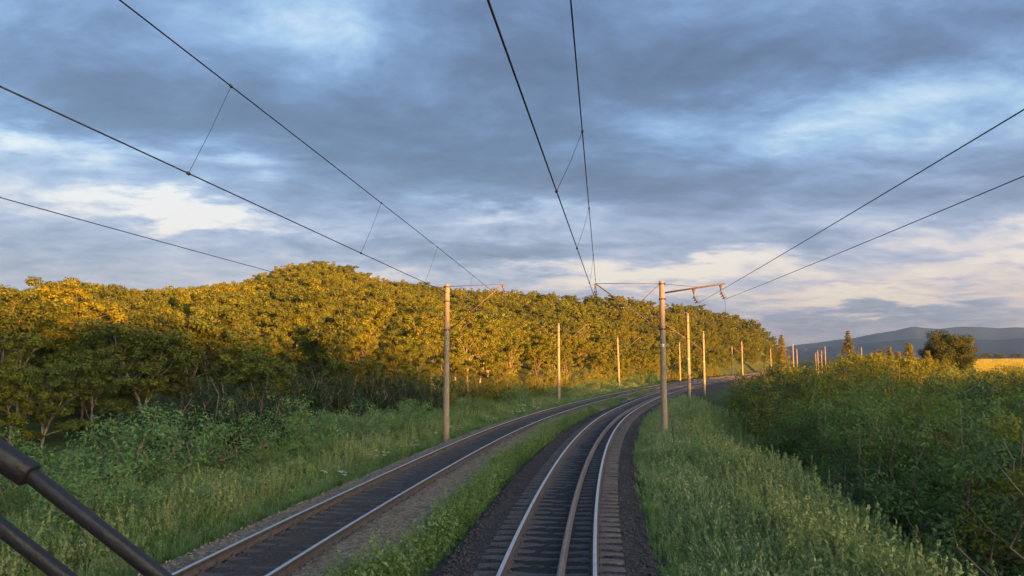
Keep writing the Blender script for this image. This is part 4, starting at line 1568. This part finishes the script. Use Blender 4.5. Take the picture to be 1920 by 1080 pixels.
def mast(T, y, side, px_, top_y, label, reach=3.3, feeder=False, field_arm=False, plate=True, lean=0.0, group='overhead line masts', detail=True, x=None):
    """concrete mast; local +x points at the track"""
    if x is None:
        x = (px_ - 960) / F_PX * y
    p, d, n = T.at_y(y)
    inward = -n if side > 0 else n
    ang = math.atan2(inward[1], inward[0])
    top = EYE + (HORIZON - top_y) / F_PX * y
    base = gz(x, y)
    root = empty('overhead_line_mast', (x, y, base), ang)
    if lean:
        root.rotation_euler = Euler((0, 0, ang))
    tag(root, label, 'mast', group)
    H = top - base

    def Z(z):
        return z - base
    mb = MB()
    k = 7
    mb.tube([(-lean * q / (k - 1), 0, -.6 + (H + .6) * q / (k - 1)) for q in range(k)], np.linspace(.178, .126, k), 14)
    pole = mb.build('pole', MAT['concrete'], root, True)
    if not detail:
        mb = MB()
        mb.tube([(.1 - lean, 0, Z(top) - 2.4), (reach, 0, Z(top) - .1)], .03, 5)
        mb.tube([(.1 - lean, 0, Z(top) - .15), (reach, 0, Z(top) - .1)], .015, 4)
        mb.build('bracket_arm', MAT['steel_arm'], root)
        return root, None, None
    zt = Z(top)
    tip = Vector((reach, 0, zt - .08))
    heel = Vector((.17 - lean * .6, 0, zt - 2.45))
    ar = .030
    mb = MB()
    mb.tube([heel, tip], ar, 8)
    mb.tube([heel - Vector((0, .05, 0)), heel + Vector((0, .05, 0))], .06, 6)
    arm = mb.build('bracket_arm', MAT['steel_arm'], root)
    mb = MB()
    mb.tube([(.14 - lean, 0, zt - .12), tip + Vector((0, 0, .02))], .016, 6)
    mb.build('tie_rod', MAT['rust_arm'], root)
    mb = MB()
    mb.tube([(.14 - lean, 0, zt - .18), heel.lerp(tip, .42)], .018, 6)
    mb.build('brace', MAT['rust_arm'], root)
    # clamp bands
    for zz in (zt - .14, zt - .92, zt - 2.45):
        mb = MB()
        rr = .136 + (zt - zz) / H * .052
        mb.tube([(-lean * zz / H, 0, zz - .035), (-lean * zz / H, 0, zz + .035)], rr + .012, 14)
        mb.box((-lean * zz / H - rr - .03, 0, zz), (.04, .05, .045))
        mb.build('clamp_band', MAT['rust_arm'], root)
    # hanger plate and messenger insulators at the tip
    mb = MB()
    mb.add([tip + Vector((-.07, -.02, 0)), tip + Vector((.09, -.02, .02)), tip + Vector((.06, -.02, -.36)), tip + Vector((-.07, .02, 0)), tip + Vector((.09, .02, .02)), tip + Vector((.06, .02, -.36))],
           [(0, 1, 4, 3), (1, 2, 5, 4), (2, 0, 3, 5)], [(0, 2, 1), (3, 4, 5)])
    mb.build('hanger_plate', MAT['steel_arm'], root)
    mb = MB()
    ip = tip + Vector((.06, 0, -.36))
    insulators(mb, ip, (-.25, 0, -.9), 3)
    mess = ip + Vector((-.25, 0, -.9)).normalized() * .42
    mb.build('insulator_string', MAT['insulator'], root)
    # registration arm to the contact wire
    cz = Z(CONTACT_Z)
    con = Vector((reach - .25, 0, cz))
    fix = heel.lerp(tip, .32)
    mb = MB()
    r0 = Vector((fix.x, 0, max(fix.z - .05, cz + .35)))
    r0 = Vector((heel.x + (r0.z - heel.z) / (tip.z - heel.z) * (tip.x - heel.x), 0, r0.z))
    mid = Vector((con.x - .55, 0, cz + .40))
    mb.tube([r0, mid], .016, 6)
    mb.tube([mid, con + Vector((0, 0, .02))], .010, 6)
    mb.build('registration_arm', MAT['rust_arm'], root)
    mb = MB()
    insulators(mb, r0.lerp(mid, .15), mid - r0, 3, .08, .12)
    mb.build('insulator_string', MAT['insulator'], root)
    pts = {'mess': mess, 'con': con}
    if feeder:
        a0, a1 = Vector((-.15, 0, Z(top) - .60)), Vector((-3.02, 0, Z(top) - .20))
        mb = MB()
        mb.tube([a0, a1 + (a1 - a0).normalized() * .1], .042, 8)
        fa = mb.build('feeder_arm', MAT['rust_arm'], root)
        mb = MB()
        mb.tube([(-.12, 0, zt - .15), a0.lerp(a1, .62)], .012, 6)
        mb.build('tie_rod', MAT['rust_arm'], root)
        for f, key in ((.50, 'fin'), (.965, 'fout')):
            q = a0.lerp(a1, f)
            mb = MB()
            mb.add([q + Vector((-.09, -.02, -.03)), q + Vector((.09, -.02, -.03)), q + Vector((0, -.02, -.40)), q + Vector((-.09, .02, -.03)), q + Vector((.09, .02, -.03)), q + Vector((0, .02, -.40))],
                   [(0, 1, 4, 3), (1, 2, 5, 4), (2, 0, 3, 5)], [(0, 2, 1), (3, 4, 5)])
            mb.build('hanger_plate', MAT['rust_arm'], root)
            mb = MB()
            dd = Vector((-.45, 0, -.9)).normalized()
            insulators(mb, q + Vector((0, 0, -.40)), dd, 3)
            mb.build('insulator_string', MAT['insulator'], root)
            pts[key] = q + Vector((0, 0, -.40)) + dd * .41
    if field_arm:
        mb = MB()
        zz = EYE + (HORIZON - 592) / F_PX * y - base
        mb.tube([(-.1, 0, zz), (-.95, 0, zz - .06)], .03, 7)
        mb.build('feeder_arm', MAT['rust_arm'], root)
        mb = MB()
        insulators(mb, (-.92, 0, zz - .02), (0, 0, 1), 1, .07)
        mb.build('insulator_string', MAT['insulator'], root)
        pts['fout'] = Vector((-.92, 0, zz + .12))
    if plate:
        zz = Z(EYE + (HORIZON - 648) / F_PX * y) if feeder else zt * .52
        rr = .178 - .052 * (zz + .6) / (H + .6)
        mb = MB()
        tocam = Vector((-x, -y, 0)).normalized()
        loc = Matrix.Rotation(-ang, 3, 'Z') @ tocam
        sd = Vector((-loc.y, loc.x, 0))
        rows = []
        for q in range(7):
            a = (q / 6 - .5) * 1.5 - .25
            dv = loc * math.cos(a) + sd * math.sin(a)
            rows.append(dv * (rr + .006))
        vs = []
        for dv in rows:
            vs += [Vector((dv.x, dv.y, zz - .065)), Vector((dv.x, dv.y, zz + .065))]
        for dv in rows:
            vs += [Vector((dv.x, dv.y, zz - .065)) * 1, Vector((dv.x, dv.y, zz + .065)) * 1]
        mb.add(vs[:14], [(2 * q, 2 * q + 2, 2 * q + 3, 2 * q + 1) for q in range(6)])
        pl = mb.build('number_plate', MAT['plate_white'], root)
        mb = MB()
        for q, hh in ((-.38, .03), (-.12, .022), (.12, .03)):
            a = q - .25
            dv = (loc * math.cos(a) + sd * math.sin(a)) * (rr + .012)
            dv2 = (loc * math.cos(a + .12) + sd * math.sin(a + .12)) * (rr + .012)
            mb.add([(dv.x, dv.y, zz - hh), (dv2.x, dv2.y, zz - hh), (dv2.x, dv2.y, zz + hh), (dv.x, dv.y, zz + hh)], [(0, 1, 2, 3)])
        mb.build('number_marks', MAT['mark_black'], pl)
    bpy.context.view_layer.update()
    M_ = Matrix.Translation((x, y, base)) @ Matrix.Rotation(ang, 4, 'Z')
    return root, {k_: M_ @ v for k_, v in pts.items()}, M_


CONTACT_Z = 5.9
MR, ML = [], []
for y, px_, ty, lab, kw in (
        (38.0, 1242, 527, 'nearest concrete mast right of the tracks, with a rusty feeder arm and white number plate', dict(feeder=True, reach=3.35)),
        (72.0, 1289.5, 588, 'second concrete mast on the right, just past the nearest one', dict(reach=3.4)),
        (100.0, 1318, 622, 'third concrete mast on the right, beside the bend', dict(reach=3.2)),
        (150.0, 1389.5, 640, 'fourth concrete mast on the right, before the sunlit bushes', dict(reach=3.3, plate=False))):
    MR.append(mast(TR, y, 1, px_, ty, lab, group='masts right of the tracks', **kw))
for y, px_, ty, lab, kw in (
        (40.0, 838, 533, 'nearest concrete mast left of the tracks, in front of the wooded hill', dict(field_arm=True, reach=3.05, plate=False)),
        (78.0, 1047, 607, 'second concrete mast on the left, between hill and tracks', dict(reach=3.1, plate=False)),
        (106.0, 1160, 632, 'third concrete mast on the left, leaning slightly, in front of sunlit scrub', dict(reach=3.0, plate=False, lean=.22)),
        (152.0, 1273, 642, 'fourth concrete mast on the left, seen just left of the second right mast', dict(reach=3.0, plate=False)),
        (195.0, 1371, 650, 'fifth concrete mast on the left, partly hidden by bushes at the bend', dict(reach=3.0, plate=False))):
    ML.append(mast(TL, y, -1, px_, ty, lab, group='masts left of the tracks', **kw))
for k, (px_, ty, Y, side, lab) in enumerate(((1443, 654, 215, -1, 'thin far mast in front of the right hand end of the hill'), (1485, 645, 200, 1, 'tall far mast above the heaped bushes, right of the hill end'),
                                       (1492, 654, 250, -1, 'thin far mast close right of the tall far mast'), (1531, 657, 270, -1, 'far mast, left one of the cluster before the mountains'),
                                       (1538, 657, 300, 1, 'far mast in the middle of the cluster before the mountains'), (1545, 649, 260, 1, 'tallest far mast of the cluster before the mountains'),
                                       (1613, 651, 280, 1, 'lone far mast top showing right of the spruce'), (1527, 662, 320, -1, 'smallest far mast of the cluster before the mountains'))):
    mast(TR, Y, side, px_, ty, lab, 3.2, detail=False, group='far masts down the line')

# ------------------------------------------------------------------ wires
WR = .0095


def sag(a, b, n=14, s=0.0):
    a, b = Vector(a), Vector(b)
    return [a.lerp(b, k / n) - Vector((0, 0, s * 4 * (k / n) * (1 - k / n))) for k in range(n + 1)]


def wire_obj(name, pts, r=WR, parent=None, sides=5):
    mb = MB()
    mb.tube(pts, r, sides)
    return mb.build(name, MAT['wire'], parent)


def extend(a, b, y):
    """point on the line a-b at depth y"""
    f = (y - a.y) / (b.y - a.y)
    return a + (b - a) * f


def catenary(masts, label, con_px, mess_px, drops, mz0):
    root = empty('catenary')
    tag(root, label, 'overhead line', 'overhead lines above the tracks')
    c1 = masts[0][1]['con']
    c0 = at_z(con_px[0], con_px[1], CONTACT_Z)
    c0 = extend(c1, c0, -9.0)
    c0.z = CONTACT_Z
    m1 = masts[0][1]['mess']
    q = at_z(mess_px[0], mess_px[1], mz0)
    m0 = extend(m1, q, -9.0)
    pts = []
    for k in range(41):
        y = -9 + (m1.y + 9) * k / 40
        p = extend(m0, m1, y)
        f = max(0.0, (y - 4) / (m1.y - 4))
        p.z = mz0 + (m1.z - mz0) * f * f
        pts.append(p)
    # supports further on
    cc, mm = [c0, c1], list(pts)
    for i in range(1, len(masts)):
        a, b = masts[i - 1][1], masts[i][1]
        cc.append(b['con'])
        mm += sag(a['mess'], b['mess'], 12, .7 * (b['mess'] - a['mess']).length / 40)[1:]
    wire_obj('contact_wire', cc, WR, root)
    wire_obj('messenger_wire', mm, WR * .95, root)

    def on(poly, y):
        for a, b in zip(poly[:-1], poly[1:]):
            if a.y <= y <= b.y:
                return extend(a, b, y)
        return None
    for y in drops:
        a, b = on(mm, y), on(cc, y)
        if a is None or b is None:
            continue
        midp = a.lerp(b, .52) + Vector((.015, 0, 0))
        mb = MB()
        mb.tube([a, midp, b], .0035, 4)
        mb.tube([b + Vector((0, -.03, .0)), b + Vector((0, .03, .0))], .022, 6)
        mb.tube([a + Vector((0, -.03, .0)), a + Vector((0, .03, .0))], .018, 6)
        mb.build('dropper', MAT['wire'], root)
    return root


catenary(MR, 'contact wire and messenger wire hanging above the train\'s own track', (915, 0), (1070, 0), (4.2, 10.3, 15.6, 22.6, 29.5, 45, 52, 59, 78, 86), 6.76)
catenary(ML, 'contact wire and messenger wire hanging above the left hand track', (0, 162), (225, 0), (9.3, 16.3, 22.5, 29.5, 46, 54, 62, 70, 85, 95), 7.05)

r1 = MR[0][1]
for key, (wx, wy), zz, lab in (('fin', (1920, 200), 6.25, 'upper feeder wire crossing the sky on the right'), ('fout', (1920, 325), 6.25, 'lower feeder wire crossing the sky on the right')):
    q = at_z(wx, wy, zz)
    far = extend(r1[key], q, 1.0)
    o = wire_obj('feeder_wire', sag(far, r1[key], 16, .05), WR * .9)
    tag(o, lab, 'wire', 'feeder wires right of the tracks')
o = wire_obj('jumper_wire', [r1['fout'], r1['fout'] + Vector((.02, 0, -.75)), r1['fout'] + Vector((.3, 25, -2.4))], WR * .7)
tag(o, 'thin wire dropping from the outer insulators of the feeder arm', 'wire')
l1 = ML[0][1]
q = at_z(0, 365, 6.05)
o = wire_obj('feeder_wire', sag(extend(l1['fout'], q, 2.0), l1['fout'], 16, .06), WR * .9)
tag(o, 'single wire on the left running to the nearest left mast in front of the hill', 'wire', 'line wires left of the tracks')

# ------------------------------------------------------------------ small things
sx, sy = at_depth(1262, 790, 33).x, 33.0
mb = MB()
b_ = gz(sx, sy)
mb.tube([(sx + .1, sy, b_ - .3), (sx, sy, b_ + 1.2), (sx - .1, sy, b_ + 2.1)], [.022, .02, .016], 6)
mb.tube([(sx - .02, sy, b_ + 1.4), (sx + .03, sy, b_ + 1.75)], [.012, .008], 5)
tag(mb.build('wooden_stake', MAT['stake']), 'thin dark stake standing in the grass by the nearest right mast', 'stake')
cx, cy = at_depth(1235, 762, 36).x, 36.0
b_ = gz(cx, cy)
mb = MB()
mb.box((cx, cy, b_ + .35), (.10, .10, .55), None, 0, .86)
mb.box((cx, cy, b_ + .93), (.085, .085, .03), None, 0, .5)
tag(mb.build('marker_post', MAT['concrete']), 'short pale marker post in the grass left of the nearest right mast', 'post')


# locomotive wiper close to the eye, on the cab's front ledge
def wiper():
    root = empty('windscreen_wiper', tuple(at_depth(420, 1190, .62)))
    base = root.location.copy()
    tag(root, 'two dark wiper arms crossing the lower left corner just outside the cab window', 'wiper')

    def bar(name, a, b, w, t, mat='rubber', parent=root, taper=1.0):
        a, b = Vector(a) - base, Vector(b) - base
        d = (b - a)
        L = d.length
        d.normalize()
        view = Vector((0, 1, .1)).normalized()
        s = d.cross(view).normalized()
        nrm = s.cross(d)
        c = (a + b) / 2
        vs, qs = [], []
        sec = [(-1, -.6), (-.75, -1), (.75, -1), (1, -.6), (1, .6), (.75, 1), (-.75, 1), (-1, .6)]
        steps = [(0, .8), (.02, 1), (.98, taper), (1, .8 * taper)]
        for f, k in steps:
            for p, q in sec:
                vs.append(a + d * L * f + s * (p * w * k) + nrm * (q * t * k))
        for i in range(len(steps) - 1):
            for j in range(8):
                j2 = (j + 1) % 8
                qs.append((i * 8 + j, i * 8 + j2, (i + 1) * 8 + j2, (i + 1) * 8 + j))
        e = (len(steps) - 1) * 8
        qs += [(3, 2, 1, 0), (7, 6, 5, 4), (7, 4, 3, 0), (e, e + 1, e + 2, e + 3), (e + 4, e + 5, e + 6, e + 7), (e, e + 3, e + 4, e + 7)]
        mb = MB()
        mb.add(vs, qs)
        return mb.build(name, MAT[mat], parent)
    bar('arm', at_depth(30, 868, .60), at_depth(420, 1176, .62), .0056, .005)
    hd = bar('blade_holder', at_depth(-90, 795, .60), at_depth(58, 892, .60), .0092, .008)
    bar('arm', at_depth(-60, 940, .61), at_depth(330, 1245, .64), .0056, .005)
    return root


wiper()


def cab():
    root = empty('locomotive_nose', (0, 0, EYE - 1.2))
    tag(root, 'painted front ledge of the locomotive just below the window', 'locomotive')
    mb = MB()
    # ledge with a rounded front, wholly below the view
    prof = [(.35, .72), (.70, .72), (.86, .66), (.92, .50), (.94, -.2), (.94, -.6)]
    vs, qs = [], []
    xs = [-1.4, -1.2, 1.2, 1.4]
    for x in xs:
        for yy, zz in prof:
            k = .92 if abs(x) > 1.3 else 1.0
            vs.append((x, yy * k, zz))
    n = len(prof)
    for i in range(3):
        for j in range(n - 1):
            qs.append((i * n + j, i * n + j + 1, (i + 1) * n + j + 1, (i + 1) * n + j))
    mb.add(vs, qs)
    mb.build('nose_panel', MAT['cab_paint'], root)


cab()

# ------------------------------------------------------------------ haze
def haze():
    x0, x1, y0, y1, z0, z1 = -9000, 14500, -700, 9200, -12, 420
    mb = MB()
    mb.box(((x0 + x1) / 2, (y0 + y1) / 2, (z0 + z1) / 2), ((x1 - x0) / 2, (y1 - y0) / 2, (z1 - z0) / 2))
    m, N, out = new_mat('haze')
    v = N.n('ShaderNodeVolumePrincipled')
    v.inputs['Color'].default_value = (.62, .80, 1.0, 1)
    v.inputs['Density'].default_value = .95e-4
    v.inputs['Anisotropy'].default_value = .85
    N.t.links.new(v.outputs[0], out.inputs['Volume'])
    o = mb.build('haze', m)
    tag(o, 'thin blue evening haze over the valley', 'haze', None, 'stuff')


HAZE = True
if HAZE:
    haze()

# ------------------------------------------------------------------ render settings
cy = SC.cycles
cy.max_bounces = 5
cy.diffuse_bounces = 3
cy.glossy_bounces = 2
cy.transmission_bounces = 3
cy.volume_bounces = 0
cy.transparent_max_bounces = 4
cy.sample_clamp_indirect = 4.0
cy.use_denoising = True
